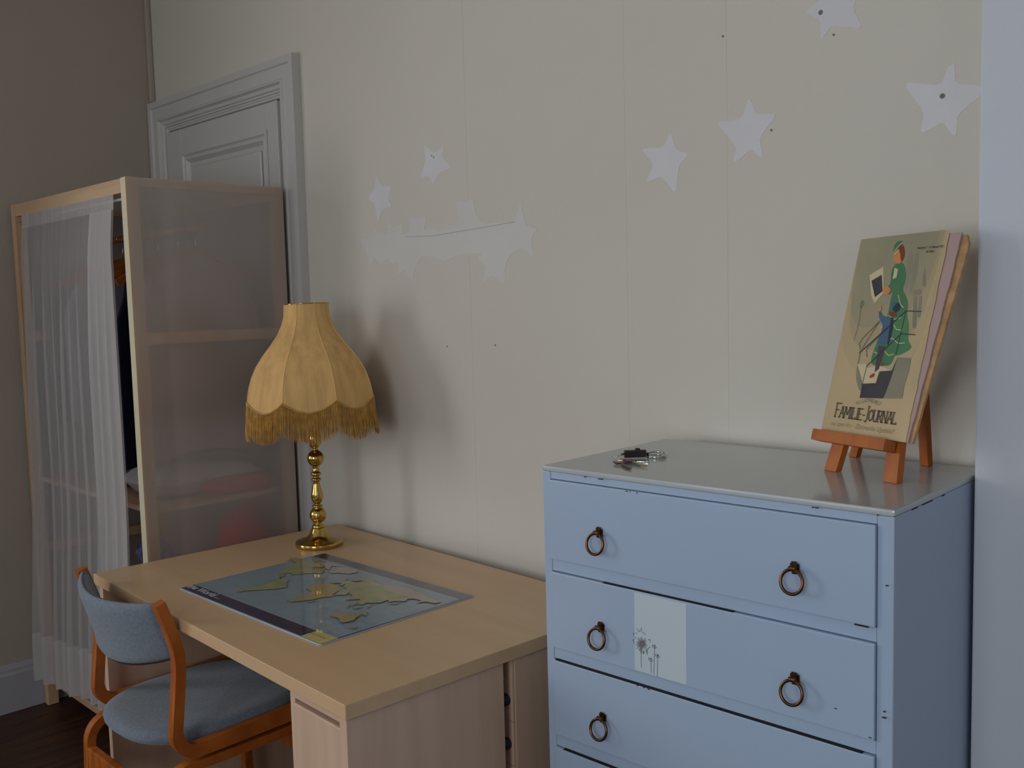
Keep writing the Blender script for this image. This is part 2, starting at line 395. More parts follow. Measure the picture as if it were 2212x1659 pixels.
# nail holes, and the cut line along the painted-over strip
bm = bmesh.new()
for (x_, z_) in ((1.663, 1.291), (1.852, 1.297), (2.541, 1.934), (2.78, 1.888), (2.65, 1.732), (2.754, 1.934), (2.98, 1.744), (1.626, 1.806), (1.634, 1.801)):
    r = .0045 if z_ in (1.934, 1.744) and x_ > 2.7 else .0022
    bmesh.ops.create_circle(bm, cap_ends=True, segments=10, radius=r, matrix=Matrix.Translation((x_, -.0012, z_)) @ Matrix.Rotation(PI/2, 4, 'X'))
o = from_bm('nail_holes', bm, mat('nail_hole_grey', srgb(110, 106, 104), .8), wall_back); o['kind'] = 'stuff'
vs, fs = strokes([[(1.50, 1.597), (1.62, 1.592), (1.80, 1.600), (1.935, 1.606)]], .0010)
mesh('paper_edge', [(a, -.0010, b_) for a, b_ in vs], fs, mat('paper_edge_grey', srgb(150, 146, 138), .8), wall_back)
for xs in (1.763, 2.285, 2.548): # butt joints of the wallpaper lengths
    box('paper_seam', xs, xs+.0012, -.0002, .0005, .18, RZ-.01, mat('seam_shade', srgb(198, 190, 175), .8), wall_back)
# ================================================================ desk
desk = empty('desk', (1.1476, -.0297, 0), math.radians(-2.4795))
tag(desk, 'beech laminate desk against the wall, holding the world map and brass lamp', 'desk')
DW, DD, DH = 1.1944, .7423, .73
box('desktop', 0, DW, -DD, 0, DH-.028, DH, m_beech, desk, bev=.0015)
box('side_panel', .006, .028, -DD+.012, -.01, .001, DH-.0285, m_beechside, desk, bev=.001)
box('side_panel', DW-.030, DW-.008, -DD+.006, -.372, .001, DH-.0285, m_beechside, desk, bev=.001)
box('back_panel', .029, .955, -.10, -.082, .18, DH-.0285, m_beechside, desk)
box('inner_panel', .962, .980, -DD+.025, -.372, .001, DH-.0285, m_beechside, desk)
for z0, z1 in ((.375, .668), (.06, .370)):
    d = box('drawer', .983, DW-.033, -DD+.018, -DD+.038, z0, z1, m_beechside, desk, bev=.003)
box('top_rail', .983, DW-.033, -DD+.022, -DD+.036, .676, DH-.0285, m_beechside, desk)
# rear unit with its own small drawers, seen through the slot in the end
box('side_panel', DW-.030, DW-.008, -.342, -.012, .001, DH-.0285, m_beechside, desk, bev=.001)
box('rear_unit', DW-.40, DW-.0305, -.342, -.012, .06, DH-.0285, m_beechside, desk)
for z0, z1, zk in ((.5705, .7010, .613), (.4785, .5698, .522), (.3865, .4778, .431), (.2945, .3858, .340)):
    d = box('drawer_front', DW-.39, DW-.0095, -.3490, -.3425, z0, z1, m_beechside, desk, bev=.001)
    kn = lathe('knob', [(.0125, 0), (.0125, .007), (.0115, .011), (.008, .015), (.003, .0165), (.0005, .0168)], m_knob, d, n=24)
    kn.location = (DW-.027, -.3491, zk); kn.rotation_euler = (PI/2, 0, 0)

# ================================================================ chest of drawers
chest = empty('chest_of_drawers', (2.4224, -.05, 0), math.radians(1.9506))
tag(chest, 'tall blue-grey painted chest of drawers with bronze ring pulls', 'dresser')
CW, CD, CH = .6536, .4052, 1.107
box('top', 0, CW, -CD, 0, CH-.010, CH, m_bluetop, chest, bev=.0035)
box('side_panel', .0008, .019, -CD+.002, -.002, .02, CH-.0102, m_blue, chest, bev=.002)
box('side_panel', CW-.025, CW-.0008, -CD+.002, -.002, .02, CH-.0102, m_blue, chest, bev=.002)
box('back_panel', .019, CW-.025, -.010, -.003, .05, CH-.0102, m_blue, chest)
rails = [(1.0835, CH-.0102), (.9115, .9335), (.7445, .7655), (.5755, .5975), (.4065, .4285), (.2375, .2595), (.02, .0905)]
for a, b_ in rails: box('rail', .0192, CW-.0252, -CD+.0026, -CD+.03, a, b_, m_blue, chest, bev=.0008, seg=1)
box('gap_shade_backing', .0192, CW-.0252, -CD+.012, -CD+.028, .095, 1.083, m_dark, chest)  # dark backing that puts the drawer gaps' shade into colour
fronts = [(.9343, 1.0827), (.7663, .9104), (.5983, .7430), (.4293, .5743), (.2603, .4053), (.0913, .2363)]
def ring_pull(parent, x, zt, tilt):
    """square back plate, bracket and hanging ring, as one handle"""
    y = -CD-.0035
    h = empty('ring_pull', (x, y, zt)); h.parent = parent
    bm = bmesh.new()
    bbox(bm, -.0075, .0075, -.003, 0, -.014, -.001)
    bbox(bm, -.0045, .0045, -.0045, -.003, -.017, .0025)
    bmesh.ops.bevel(bm, geom=bm.edges[:], offset=.0008, segments=1, affect='EDGES')
    tube(bm, [(-.0055, -.010, -.007), (.0055, -.010, -.007)], .0035, 10)
    tube(bm, [(0, -.002, -.007), (0, -.011, -.007)], .003, 8)
    h2 = from_bm('back_plate', bm, m_bronze, h)
    bm = bmesh.new(); R_ = .0178
    pts = [(R_*math.sin(2*PI*k/40), -.0105-(1-math.cos(2*PI*k/40))*.0035, -.0085-R_+R_*math.cos(2*PI*k/40)) for k in range(40)]
    tube(bm, pts, .0026, 10, closed=True)
    o = from_bm('ring', bm, m_bronze, h, True)
    h.rotation_euler = (0, tilt, 0)
    return h
DR = []
for i, (a, b_) in enumerate(fronts):
    d = box('drawer', .0198, .6280, -CD-.0035, -CD+.012, a, b_, m_blue, chest, bev=.0022)
    DR.append(d)
    zt = {0: 1.009, 1: .838, 2: .672}.get(i, b_-.068)
    for xx, tl in ((.136, .03), (.506, -.04)):
        hp = ring_pull(d, xx+(.0 if i else 0), zt, tl+random.uniform(-.03, .03))
# pale unpainted-looking panel on the second drawer, with a grey dandelion print
m_pale = mat('pale_grey_panel', srgb(192, 204, 212), .38, var=.03, vscale=6)
m_print = mat('grey_print', srgb(112, 112, 116), .6)
Wd = lambda u, v, h: (u, -CD-.0037-h, v)
fl = Flat(Wd, .0001, .00008)
fl.poly([(.2075, .7695), (.3125, .7695), (.3135, .9070), (.2085, .9070)], m_pale)
K = lambda x_, y_: (.2085+(x_-222)/800*.104, .9065-(y_-180)/1180*.1375+((x_-222)/800)*.0165)   # reads the print's own drawing
L = []
def ln(*p): L.append([K(*q) for q in p])
ln((322, 1000), (320, 1310)); ln((537, 985), (518, 1390)); ln((585, 1110), (573, 1420)); ln((478, 1190), (478, 1370))
random.seed(3)
for k in range(26):
    a = 2*PI*k/26; r0, r1 = 20, random.uniform(60, 110)
    ln((335+r0*math.cos(a), 950+r0*math.sin(a)), (335+r1*math.cos(a), 950+r1*math.sin(a)*1.05))
for (cx_, cy_) in ((537, 965), (585, 1100), (475, 1165)):
    for k in range(9):
        a = PI*(.05+.9*k/8)+.4; ln((cx_+34*math.cos(a), cy_+34*math.sin(a)), (cx_+34*math.cos(a+.3), cy_+34*math.sin(a+.3)))
    for k in range(6):
        a = 2*PI*k/6; ln((cx_, cy_), (cx_+16*math.cos(a), cy_+16*math.sin(a)))
for (a, b_, c_, d_) in ((255, 720, 290, 765), (290, 765, 330, 745), (330, 745, 330, 705), (345, 765, 395, 805), (205, 790, 200, 830), (235, 850, 245, 870), (190, 905, 215, 950), (190, 905, 205, 890), (240, 790, 262, 795),
                        (440, 880, 460, 875), (460, 870, 470, 920), (405, 1040, 465, 985), (395, 1050, 425, 1080), (405, 1040, 420, 1110), (425, 1040, 410, 1075), (350, 1060, 360, 1100), (285, 1030, 300, 1060), (290, 1040, 330, 1010), (330, 1010, 370, 1090), (375, 1060, 350, 1100)):
    ln((a, b_), (c_, d_))
vs, fs = strokes(L, .0013); fl.add(vs, fs, m_print)
vs, fs = strokes([[K(322, 960), K(322, 1080)], [K(300, 945), K(370, 945)]], .0032); fl.add(vs, fs, m_print)
fl.build('dandelion_print', DR[1])
# chips in the paint, along the edges
bm = bmesh.new()
random.seed(11)
for (u, v) in ((.105, 1.0965), (.137, 1.0963), (.142, 1.0962), (.534, 1.0965), (.54, 1.0966), (.631, 1.098), (.644, .999), (.643, .815), (.642, .806), (.196, 1.0815), (.203, 1.0812), (.218, 1.0811), (.212, .7424), (.225, .742), (.235, .7418), (.622, .771), (.57, .80), (.5, .836)):
    bbox(bm, u-random.uniform(.0008, .003), u+random.uniform(.0008, .003), -CD-.0043, -CD-.0015, v-.0006, v+.0006)
for (y_) in (-.34, -.33, -.30, -.285, -.27, -.22): bbox(bm, CW-.002, CW-.0003, y_, y_+.012, 1.0955, 1.0968)
o = from_bm('paint_chips', bm, m_chip, chest); o['kind'] = 'stuff'
# dark strips painting the shade in the gaps round the upper drawers
box('gap_shade_strip', .026, .34, -CD-.0037, -CD+.004, .7431, .7450, m_dark, chest)
box('gap_shade_strip', .34, .61, -CD-.0037, -CD+.004, .7431, .7443, m_dark, chest)
box('gap_shade_strip', .14, .40, -CD-.0037, -CD+.004, .9105, .9116, m_dark, chest)
box('gap_shade_strip', .04, .60, -CD-.0037, -CD+.004, .5744, .5756, m_dark, chest)
box('gap_shade_strip', .598, .618, -CD-.0037, -CD+.004, .9325, .9342, m_dark, chest)

# ================================================================ wardrobe
WX0, WX1, WYB, WYF, WH = .026, .956, -.048, -.5524, 1.785
wd = empty('wardrobe', ((WX0+WX1)/2, (WYB+WYF)/2, 0))
tag(wd, 'pine-framed wardrobe with frosted side film and a sheer white curtain, in the corner', 'wardrobe')
ox, oy = wd.location.x, wd.location.y
def wb(name, x0, x1, y0, y1, z0, z1, m, p=wd, **k): return box(name, x0-ox, x1-ox, y0-oy, y1-oy, z0, z1, m, p, **k)
PT = .033
for (x0, y0, y1) in ((WX0, WYF, WYF+.038), (WX1-PT, WYF, WYF+.038), (WX0, WYB-.032, WYB), (WX1-PT, WYB-.032, WYB)):
    wb('post', x0, x0+PT, y0, y1, .001, WH, m_pine, bev=.0025)
for xx in (WX0, WX1-PT+.004):
    for z0, z1 in ((WH-.026, WH-.001), (1.312, 1.345), (.56, .593), (.085, .14)):
        wb('side_rail', xx, xx+PT-.005, WYF+.038, WYB-.032, z0, z1, m_pine)
for (y0, y1) in ((WYF+.004, WYF+.024), (WYB-.03, WYB-.008)):
    wb('top_rail', WX0+PT, WX1-PT, y0, y1, WH-.042, WH-.001, m_pinerail, bev=.002)
wb('top_panel', WX0+PT, WX1-PT, WYF+.026, WYB-.032, WH-.016, WH-.008, m_film)
wb('bottom_board', WX0+PT, WX1-PT, WYF+.012, WYB-.012, .085, .112, m_pinerail, bev=.001)
wb('shelf', WX0+PT+.001, WX1-PT-.001, WYF+.035, WYB-.05, .813, .829, m_pinerail, bev=.001)
wb('back_sheet', WX0+PT, WX1-PT, WYB-.006, WYB-.004, .12, WH-.043, m_film)
# frosted film drawn round the outside of both ends (thin, with slack)
wb('film_edge', WX1-PT+.002, WX1+.0006, WYF-.0012, WYF-.0002, .10, WH-.002, m_wrap)
def film(name, x, sgn):
    NY, NZ = 14, 40; vs, fs = [], []
    for j in range(NZ+1):
        for i in range(NY+1):
            y = WYF+.004+(WYB-.002-WYF-.004)*i/NY; z = .10+(WH-.003-.10)*j/NZ
            e = math.sin(PI*i/NY)*math.sin(PI*j/NZ)
            b = sgn*(.0006+.002*e*(.5+.5*math.sin(y*31+z*3.1))+.0016*e*math.sin(z*7+y*9))
            vs.append((x+b-ox, y-oy, z))
    for j in range(NZ):
        for i in range(NY): a = j*(NY+1)+i; fs.append((a, a+1, a+NY+2, a+NY+1))
    return mesh(name, vs, fs, m_film, wd, True)
film('side_film', WX1+.0008, 1); film('side_film', WX0-.0008, -1)
bm = bmesh.new(); tube(bm, [(WX0+PT-ox, WYF+.014-oy, 1.727), (WX1-PT-ox, WYF+.014-oy, 1.727)], .004, 10)
from_bm('curtain_rod', bm, m_white, wd, True)
bm = bmesh.new(); tube(bm, [(WX0+PT-ox, -.30-oy, 1.655), (WX1-PT-ox, -.30-oy, 1.655)], .011, 14)
from_bm('hanging_rail', bm, m_chair, wd, True)

# ---- the curtain: pleated, slightly billowing, gathered at its right edge
cur = empty('wardrobe_curtain', (.5, WYF, 1.74))
tag(cur, 'sheer white gathered curtain hanging from the rod across the wardrobe front', 'curtain')
def sm(a, b, t): t = max(0, min(1, (t-a)/(b-a))); return t*t*(3-2*t)
FOLDS = [(.06, .010, 1.0), (.17, .016, 1.0), (.29, .014, .9), (.36, .009, .6), (.48, .018, 1.1), (.56, .010, .7), (.66, .014, .9), (.78, .020, 1.2), (.86, .010, .8), (.95, .010, .8)]
def cur_pt(s, t):
    """s across 0..1, t down 0..1"""
    z = 1.742-t*(1.742-(.125+.085*s))
    xl = .137-.050*sm(.0, .85, t)-.004; xr = .876
    x = xl+(xr-xl)*s
    y = WYF-.002-.012*sm(0, .12, t)-.022*sm(.55, 1, t)
    for c, wdt, a in FOLDS:
        cc = c+.012*math.sin(3*t+c*17)
        y -= a*(.004+.016*sm(.02, .35, t)+.008*sm(.6, 1, t))*math.exp(-((s-cc)/(wdt*1.15))**2)
    y += .0006*math.sin(s*60+2*t)*sm(0, .1, t)+.0010*math.sin(s*150)*(1-sm(.03, .2, t))
    return (x-.5, y-WYF, z-1.74)
def cloth_strip(name, t0, t1, nz, m, s0=0, s1=1, ns=150, off=0.0):
    vs, fs = [], []
    for j in range(nz+1):
        for i in range(ns+1):
            p = cur_pt(s0+(s1-s0)*i/ns, t0+(t1-t0)*j/nz); vs.append((p[0], p[1]+off, p[2]))
    for j in range(nz):
        for i in range(ns): a = j*(ns+1)+i; fs.append((a, a+ns+1, a+ns+2, a+1))
    return mesh(name, vs, fs, m, cur, True)
cloth_strip('sheer_panel', .028, .895, 50, m_curtain)
cloth_strip('heading_band', 0, .028, 3, m_curtain2)
cloth_strip('hem', .895, 1.0, 6, m_curtain2)
cloth_strip('gathered_edge', .028, .893, 40, m_curtain2, .80, 1.0, 40, -.006)

# ---- clothes and bedding inside
def hanger(x, seedv, label, lean=0.0):
    h = empty('coat_hanger', (x, -.30, 1.655))
    tag(h, label, 'clothes hanger', 'hangers on the wardrobe rail')
    bm = bmesh.new(); tube(bm, [(.012*math.sin(a), .0+.0, .0125+.0+.0135*math.cos(a)-.0125) if False else (0, .0155*math.sin(a), .0155*math.cos(a)) for a in [(-1.9+k*.32) for k in range(14)]], .0016, 6)
    tube(bm, [(0, .0142, -.006), (0, .004, -.03), (0, 0, -.075)], .0016, 6); from_bm('hook', bm, m_steel, h, True)
    pts = [(y, -.075-.0-(abs(y)/.2)**1.25*.085) for y in [(-.20+k*.025) for k in range(17)]]
    ribbon('wooden_arm', pts, .020, -.006, .006, m_easel, h, bev=0)
    return h
def garment(name, x, col, length, wide, label, cat='shirt', thick=.018, zt=1.578):
    m = fab(name+'_cloth', col)
    vs, fs = [], []; NY, NZ = 16, 14
    rows = []
    for side in (1, -1):
        for j in range(NZ+1):
            t = j/NZ
            for i in range(NY+1):
                s = -1+2*i/NY; half = wide*(.84+.16*sm(0, .25, t))
                y = s*half; z = -t*length-(abs(s)**1.4)*.085*(1-sm(0, .5, t)*.6)
                b = side*(thick*(.35+.65*math.sqrt(max(0, 1-s*s)))+.004*math.sin(s*11+t*2))
                vs.append((b, y, z))
    n1 = (NY+1)*(NZ+1)
    for sd in (0, 1):
        for j in range(NZ):
            for i in range(NY):
                a = sd*n1+j*(NY+1)+i; f = (a, a+1, a+NY+2, a+NY+1); fs.append(f if sd == 0 else f[::-1])
    for j in range(NZ):
        for i in (0, NY):
            a = j*(NY+1)+i; fs.append((a, a+NY+1, n1+a+NY+1, n1+a))
    o = mesh(name, vs, fs, m, None, True); o.location = (x, -.30, zt)
    tag(o, label, cat, None)
    return o
hs = [(.205, (60, 62, 74), .52, 'grey shirt', 'shirt'), (.325, (150, 150, 158), .50, 'pale grey blouse', 'shirt'), (.455, (96, 84, 84), .56, 'brown cardigan', 'cardigan'),
      (.600, (132, 128, 140), .52, 'lilac grey shirt', 'shirt'), (.735, (28, 32, 48), .62, 'navy blue jacket', 'jacket'), (.850, (150, 130, 126), .60, 'pinkish patterned blouse', 'blouse')]
places = ['at the far left end of the rail', 'second from the left end of the rail', 'third from the left on the rail', 'left of the navy jacket', 'beside the rightmost garment', 'rightmost on the rail, seen in the curtain slit']
for (x_, c_, l_, nm, cat), pl_ in zip(hs, places):
    hanger(x_, 0, 'wooden hanger holding the %s %s' % (nm, 'in the wardrobe'))
    garment(nm.replace(' ', '_'), x_, c_, l_, .205, '%s hanging in the wardrobe, %s' % (nm, pl_), cat)

def pillow(name, cx_, cy_, z0, hx, hy, h, m, label, cat, wav=0.0):
    vs, fs = [], []; N = 14
    for side in (1, -1):
        for j in range(N+1):
            for i in range(N+1):
                a, b_ = -1+2*i/N, -1+2*j/N
                e = (max(0, 1-abs(a)**3.2)*max(0, 1-abs(b_)**3.2))**.45
                zz = h/2+side*h/2*e*(1+.06*math.sin(5*a+3*b_))+wav*math.sin(7*a)*e
                vs.append((a*hx*(1-.03*abs(b_)), b_*hy*(1-.03*abs(a)), max(0, zz)))
    n1 = (N+1)**2
    for sd in (0, 1):
        for j in range(N):
            for i in range(N):
                k_ = sd*n1+j*(N+1)+i; f = (k_, k_+1, k_+N+2, k_+N+1); fs.append(f if sd == 0 else f[::-1])
    o = mesh(name, vs, fs, m, None, True); o.location = (cx_, cy_, z0); tag(o, label, cat)
    return o
pillow('folded_white_duvet', .745, -.30, .8295, .120, .19, .105, fab('white_duvet_cotton', (200, 194, 200)), 'folded white duvet on the wardrobe shelf, under the hanging clothes', 'bedding')
pillow('folded_grey_blanket', .40, -.30, .8295, .17, .19, .09, fab('grey_blanket_wool', (120, 112, 116)), 'folded grey blanket on the wardrobe shelf, behind the curtain', 'bedding')
pillow('light_blue_sheet_stack', .735, -.425, .1125, .17, .080, .495, fab('light_blue_cotton', (150, 165, 190)), 'tall stack of light blue bed linen at the bottom of the wardrobe', 'bedding')
pillow('violet_patterned_scarf', .815, -.465, .6150, .07, .035, .10, mat('violet_pattern', srgb(60, 50, 130), .9, col2=srgb(150, 150, 180), vscale=34), 'violet patterned scarf on the light blue linen stack', 'scarf')
pillow('red_towel', .892, -.22, .8295, .024, .12, .055, fab('red_towel_cotton', (205, 58, 60)), 'small folded red towel on the wardrobe shelf, beside the white duvet', 'towel')
pillow('red_cushion', .835, -.180, .1125, .075, .088, .655, fab('red_cushion_cotton', (226, 40, 46)), 'red cushion stood upright behind the frosted wardrobe side', 'cushion')
ART={
'tear':[(0.002,0.176),(0.008,0.174),(0.001,0.168)],
'woman_dress':[(0.09,0.298),(0.104,0.299),(0.113,0.282),(0.116,0.266),(0.113,0.252),(0.122,0.243),(0.131,0.229),(0.132,0.211),(0.142,0.192),(0.144,0.172),(0.149,0.163),(0.158,0.155),(0.13,0.14),(0.126,0.147),(0.123,0.126),(0.106,0.123),(0.077,0.124),(0.081,0.154),(0.088,0.182),(0.095,0.21),(0.093,0.243),(0.097,0.25),(0.087,0.243),(0.077,0.249),(0.083,0.26),(0.087,0.264),(0.082,0.283),(0.086,0.294)],
'hair':[(0.091,0.33),(0.098,0.327),(0.104,0.312),(0.102,0.301),(0.096,0.299),(0.093,0.315),(0.084,0.322)],
'face':[(0.086,0.322),(0.093,0.317),(0.097,0.304),(0.101,0.298),(0.092,0.296),(0.083,0.303),(0.08,0.314)],
'hat':[(0.078,0.33),(0.083,0.336),(0.095,0.336),(0.093,0.331),(0.087,0.322),(0.077,0.315),(0.078,0.323)],
'paper':[(0.037,0.279),(0.064,0.293),(0.076,0.248),(0.061,0.229),(0.05,0.244)],
'paperdark':[(0.044,0.269),(0.064,0.279),(0.073,0.25),(0.059,0.24)],
'collar':[(0.088,0.29),(0.096,0.287),(0.096,0.273),(0.089,0.27)],
'boyhat':[(0.095,0.229),(0.107,0.232),(0.113,0.229),(0.115,0.22),(0.108,0.215),(0.101,0.22)],
'boyhair':[(0.097,0.215),(0.111,0.215),(0.113,0.207),(0.099,0.207)],
'boycoat':[(0.074,0.215),(0.078,0.215),(0.085,0.207),(0.1,0.205),(0.108,0.206),(0.11,0.187),(0.11,0.16),(0.084,0.158),(0.087,0.175),(0.09,0.192),(0.079,0.201)],
'boydark':[(0.103,0.204),(0.108,0.206),(0.111,0.187),(0.11,0.162),(0.106,0.157),(0.104,0.183)],
'pants':[(0.089,0.157),(0.104,0.156),(0.101,0.136),(0.099,0.118),(0.092,0.112),(0.09,0.136)],
'shoe1':[(0.092,0.111),(0.094,0.105),(0.085,0.101),(0.082,0.105)],
'shoe2':[(0.099,0.129),(0.105,0.13),(0.106,0.125),(0.1,0.124)],
'steplight':[(0.052,0.124),(0.071,0.125),(0.073,0.119),(0.101,0.123),(0.125,0.117),(0.1,0.114),(0.099,0.095),(0.071,0.092)],
'stepdark':[(0.071,0.091),(0.099,0.094),(0.102,0.114),(0.126,0.117),(0.132,0.139),(0.128,0.106),(0.123,0.079),(0.12,0.07),(0.071,0.067)],
'stepgrey':[(0.132,0.139),(0.159,0.139),(0.16,0.119),(0.157,0.096),(0.158,0.073),(0.12,0.07),(0.123,0.079),(0.128,0.106)],
'stepside':[(0.051,0.122),(0.071,0.092),(0.07,0.074),(0.053,0.101)],
'bg1':[(0.107,0.331),(0.114,0.333),(0.126,0.288),(0.122,0.247),(0.115,0.266)],
'bg2':[(0.124,0.311),(0.131,0.316),(0.137,0.276),(0.132,0.242),(0.128,0.247)],
'bg3':[(0.15,0.29),(0.159,0.255),(0.152,0.258),(0.148,0.276)],
'bg4':[(0.135,0.251),(0.151,0.252),(0.154,0.244),(0.137,0.242)],
'bg5':[(0.139,0.24),(0.146,0.241),(0.156,0.188),(0.149,0.188)],
'bg6':[(0.15,0.24),(0.155,0.242),(0.16,0.206),(0.154,0.206)],
'rail':[(0.051,0.143),(0.08,0.199)],
'rail1':[(0.051,0.143),(0.13,0.216),(0.16,0.215)],
'rail2':[(0.073,0.122),(0.13,0.178),(0.158,0.177)],
'rp1':[(0.13,0.216),(0.128,0.141)],
'rp2':[(0.053,0.143),(0.053,0.124)],
'rp3':[(0.073,0.122),(0.071,0.088)],
'curl':[(0.051,0.149),(0.047,0.16),(0.052,0.169),(0.08,0.198)],
'curl2':[(0.069,0.137),(0.065,0.149),(0.069,0.156),(0.101,0.187)],
'lamp':[(0.033,0.234),(0.033,0.225),(0.036,0.196),(0.033,0.165)],
}
# ================================================================ chair
chair = empty('side_chair', (1.425, -.64, 0))
tag(chair, 'bent-wood chair with grey-blue wool seat and curved backrest, pushed under the desk', 'chair')
cx0, cy0 = 1.425, -.64
def P2(pts): return [(y-cy0, z) for y, z in pts]
def arc(cy_, cz_, r, a0, a1, n=8): return [(cy_+r*math.cos(math.radians(a0+(a1-a0)*k/n)), cz_+r*math.sin(math.radians(a0+(a1-a0)*k/n))) for k in range(n+1)]
back = smoothline([Vector((y, z, 0)) for y, z in ((-.838, .774), (-.812, .70), (-.797, .64), (-.806, .55), (-.815, .475))], 2)
back = [(p.x, p.y) for p in back]
side = P2(back+arc(-.765, .470, .050, 183, 268, 8)+[(-.70, .4215), (-.55, .425), (-.40, .430)])
th = [.024]*len(back)+[.026+.006*k/8 for k in range(9)]+[.034, .035, .033]
for x0, x1 in ((1.200, 1.224), (1.626, 1.650)):
    o = ribbon('side_frame', side, th, x0-cx0, x1-cx0, m_chair, chair, bev=.0025)
# laminated U-shaped leg frames under the side frames
rear = [(-.852, .003), (-.842, .335)]
legl = P2([(-.856, .002), (-.850, .15), (-.844, .325)]+arc(-.789, .330, .055, 178, 92, 8)+[(-.70, .3855), (-.55, .3865)]+arc(-.470, .337, .050, 88, 2, 8)+[(-.414, .15), (-.408, .002)])
for x0, x1 in ((1.200, 1.226), (1.624, 1.650)):
    ribbon('leg_frame', legl, .022, x0-cx0, x1-cx0, m_chair, chair, bev=.0025)
for y_, zz, in ((-.846, .262), (-.432, .262)):
    box('stretcher', 1.2265-cx0, 1.6235-cx0, y_-.010-cy0, y_+.010-cy0, zz, zz+.062, m_chair, chair, bev=.003)
for x0, x1 in ((1.228, 1.250), (1.600, 1.622)):
    box('spacer_block', x0-cx0, x1-cx0, -.74-cy0, -.50-cy0, .392, .408, mat('dark_rubber', srgb(45, 45, 50), .7), chair)
# seat pad
def seat_pad():
    N, Mr = 48, 10; hw = .2005; vs, fs = [], []
    def outline(a):
        c, s = math.cos(a), math.sin(a)
        e = 3.4 if s > 0 else 2.6
        x_ = hw*math.copysign(abs(c)**(2/e), c)
        y_ = (.22 if s > 0 else .225)*math.copysign(abs(s)**(2/e), s)
        return x_, y_
    prof = [(.0, .452), (.35, .451), (.65, .4525), (.85, .455), (.94, .4525), (.985, .446), (1.0, .437), (.992, .428), (.96, .421), (0, .419)]
    for r, z in prof:
        for k in range(N):
            a = 2*PI*k/N; x_, y_ = outline(a)
            vs.append((x_*max(r, .001), -.001+y_*max(r, .001), z+.004*(1 if y_*r > .15 else 0)*0))
    for i in range(len(prof)-1):
        for k in range(N): fs.append((i*N+k, (i+1)*N+k, (i+1)*N+(k+1) % N, i*N+(k+1) % N))
    return mesh('seat', vs, fs, m_fabric, chair, True)
seat_pad()
# backrest: a curved upholstered shell between the posts
def backrest():
    NX, NZ = 30, 12; vs, fs = [], []
    def P_(s, v, side):
        x_ = s*.2003
        bow = -.058*(1-s*s)
        # the post leans: y of the post at this height
        zt = .772-.012*(1-s*s); zb = .640-.035*(1-abs(s)**2.2)
        z_ = zb+(zt-zb)*v
        yp = -.797-.041*max(0, (z_-.64)/.134)**1.1 if z_ > .64 else -.797-.01*(.64-z_)/.1
        e = math.sqrt(max(0, 1-(2*v-1)**6))
        th_ = .016*e*(1-.35*abs(s)**6)+.001
        return (x_, yp-cy0+bow+side*th_, z_)
    for side in (1, -1):
        for j in range(NZ+1):
            v = .5-.5*math.cos(PI*j/NZ)
            for i in range(NX+1): vs.append(P_(-1+2*i/NX, v, side))
    n1 = (NX+1)*(NZ+1)
    for sd in (0, 1):
        for j in range(NZ):
            for i in range(NX):
                a = sd*n1+j*(NX+1)+i; f = (a, a+1, a+NX+2, a+NX+1); fs.append(f[::-1] if sd == 0 else f)
    for i in range(NX):
        for j in (0, NZ): a = j*(NX+1)+i; fs.append((a, a+1, n1+a+1, n1+a))
    for j in range(NZ):
        for i in (0, NX): a = j*(NX+1)+i; fs.append((a, a+NX+1, n1+a+NX+1, n1+a))
    o = mesh('backrest', vs, fs, m_fabric, chair, True)
    # dark piping along the lower edge
    bm = bmesh.new(); tube(bm, [Vector(P_(-1+2*i/24, 0, 0))+Vector((0, 0, -.001)) for i in range(25)], .0035, 6)
    from_bm('piping', bm, mat('dark_piping', srgb(50, 34, 30), .7), o, True)
    return o
backrest()

# ================================================================ table lamp
lp = empty('table_lamp', (1.335, -.220, .7302))
tag(lp, 'turned brass table lamp with a fringed gold fabric shade, on the desk corner', 'lamp')
Z = lambda row: (578-row/2.675)*.00131
q = .00049
base = [(.0635, .0), (.0665, .002), (.0668, .012), (.0650, .0145), (.0600, .0155), (.056, .0175), (.046, .0200), (.036, .0245), (.028, .032), (.0225, .042), (.0195, .050), (.0175, .0535)]
lathe('base', base, m_brass, lp, n=64)
st = [(.0175, .0535), (.0185, .0555), (.0160, .0580), (.0155, .0600), (.0088, .0630), (.0088, .0655)]
cb, rb = Z(1366), .0235
st += [(rb*math.cos(a), cb+rb*math.sin(a)) for a in [math.radians(-66+k*12) for k in range(12)]]
st += [(.0098, cb+.0225), (.0140, cb+.0240), (.0148, cb+.0262), (.0135, cb+.0285), (.0080, cb+.0305)]
z0 = cb+.032
st += [(.0085, z0), (.0125, z0+.006), (.0165, z0+.015), (.0172, z0+.022), (.0158, z0+.032), (.0125, z0+.045), (.0100, z0+.057), (.0085, z0+.066)]
z1 = z0+.067
st += [(.0125, z1), (.0140, z1+.003), (.0125, z1+.006), (.0085, z1+.009), (.0085, z1+.012), (.0135, z1+.016), (.0148, z1+.0195), (.0135, z1+.023), (.0088, z1+.0265)]
c2 = Z(1034)
st += [(.0088, c2-.0228)]+[(.0235*math.cos(a), c2+.0235*math.sin(a)) for a in [math.radians(-66+k*12) for k in range(12)]]
st += [(.0080, c2+.0235), (.0070, c2+.0285), (.0120, c2+.0320), (.0158, c2+.040), (.0165, c2+.052), (.0155, c2+.066), (.0120, c2+.080), (.0095, c2+.095), (.0095, c2+.12)]
lathe('stem', st, m_brass, lp, n=48)
lathe('bulb_socket', [(.013, c2+.12), (.014, c2+.125), (.014, c2+.165), (.012, c2+.17)], mat('cream_socket', srgb(190, 180, 160), .5), lp, n=24)
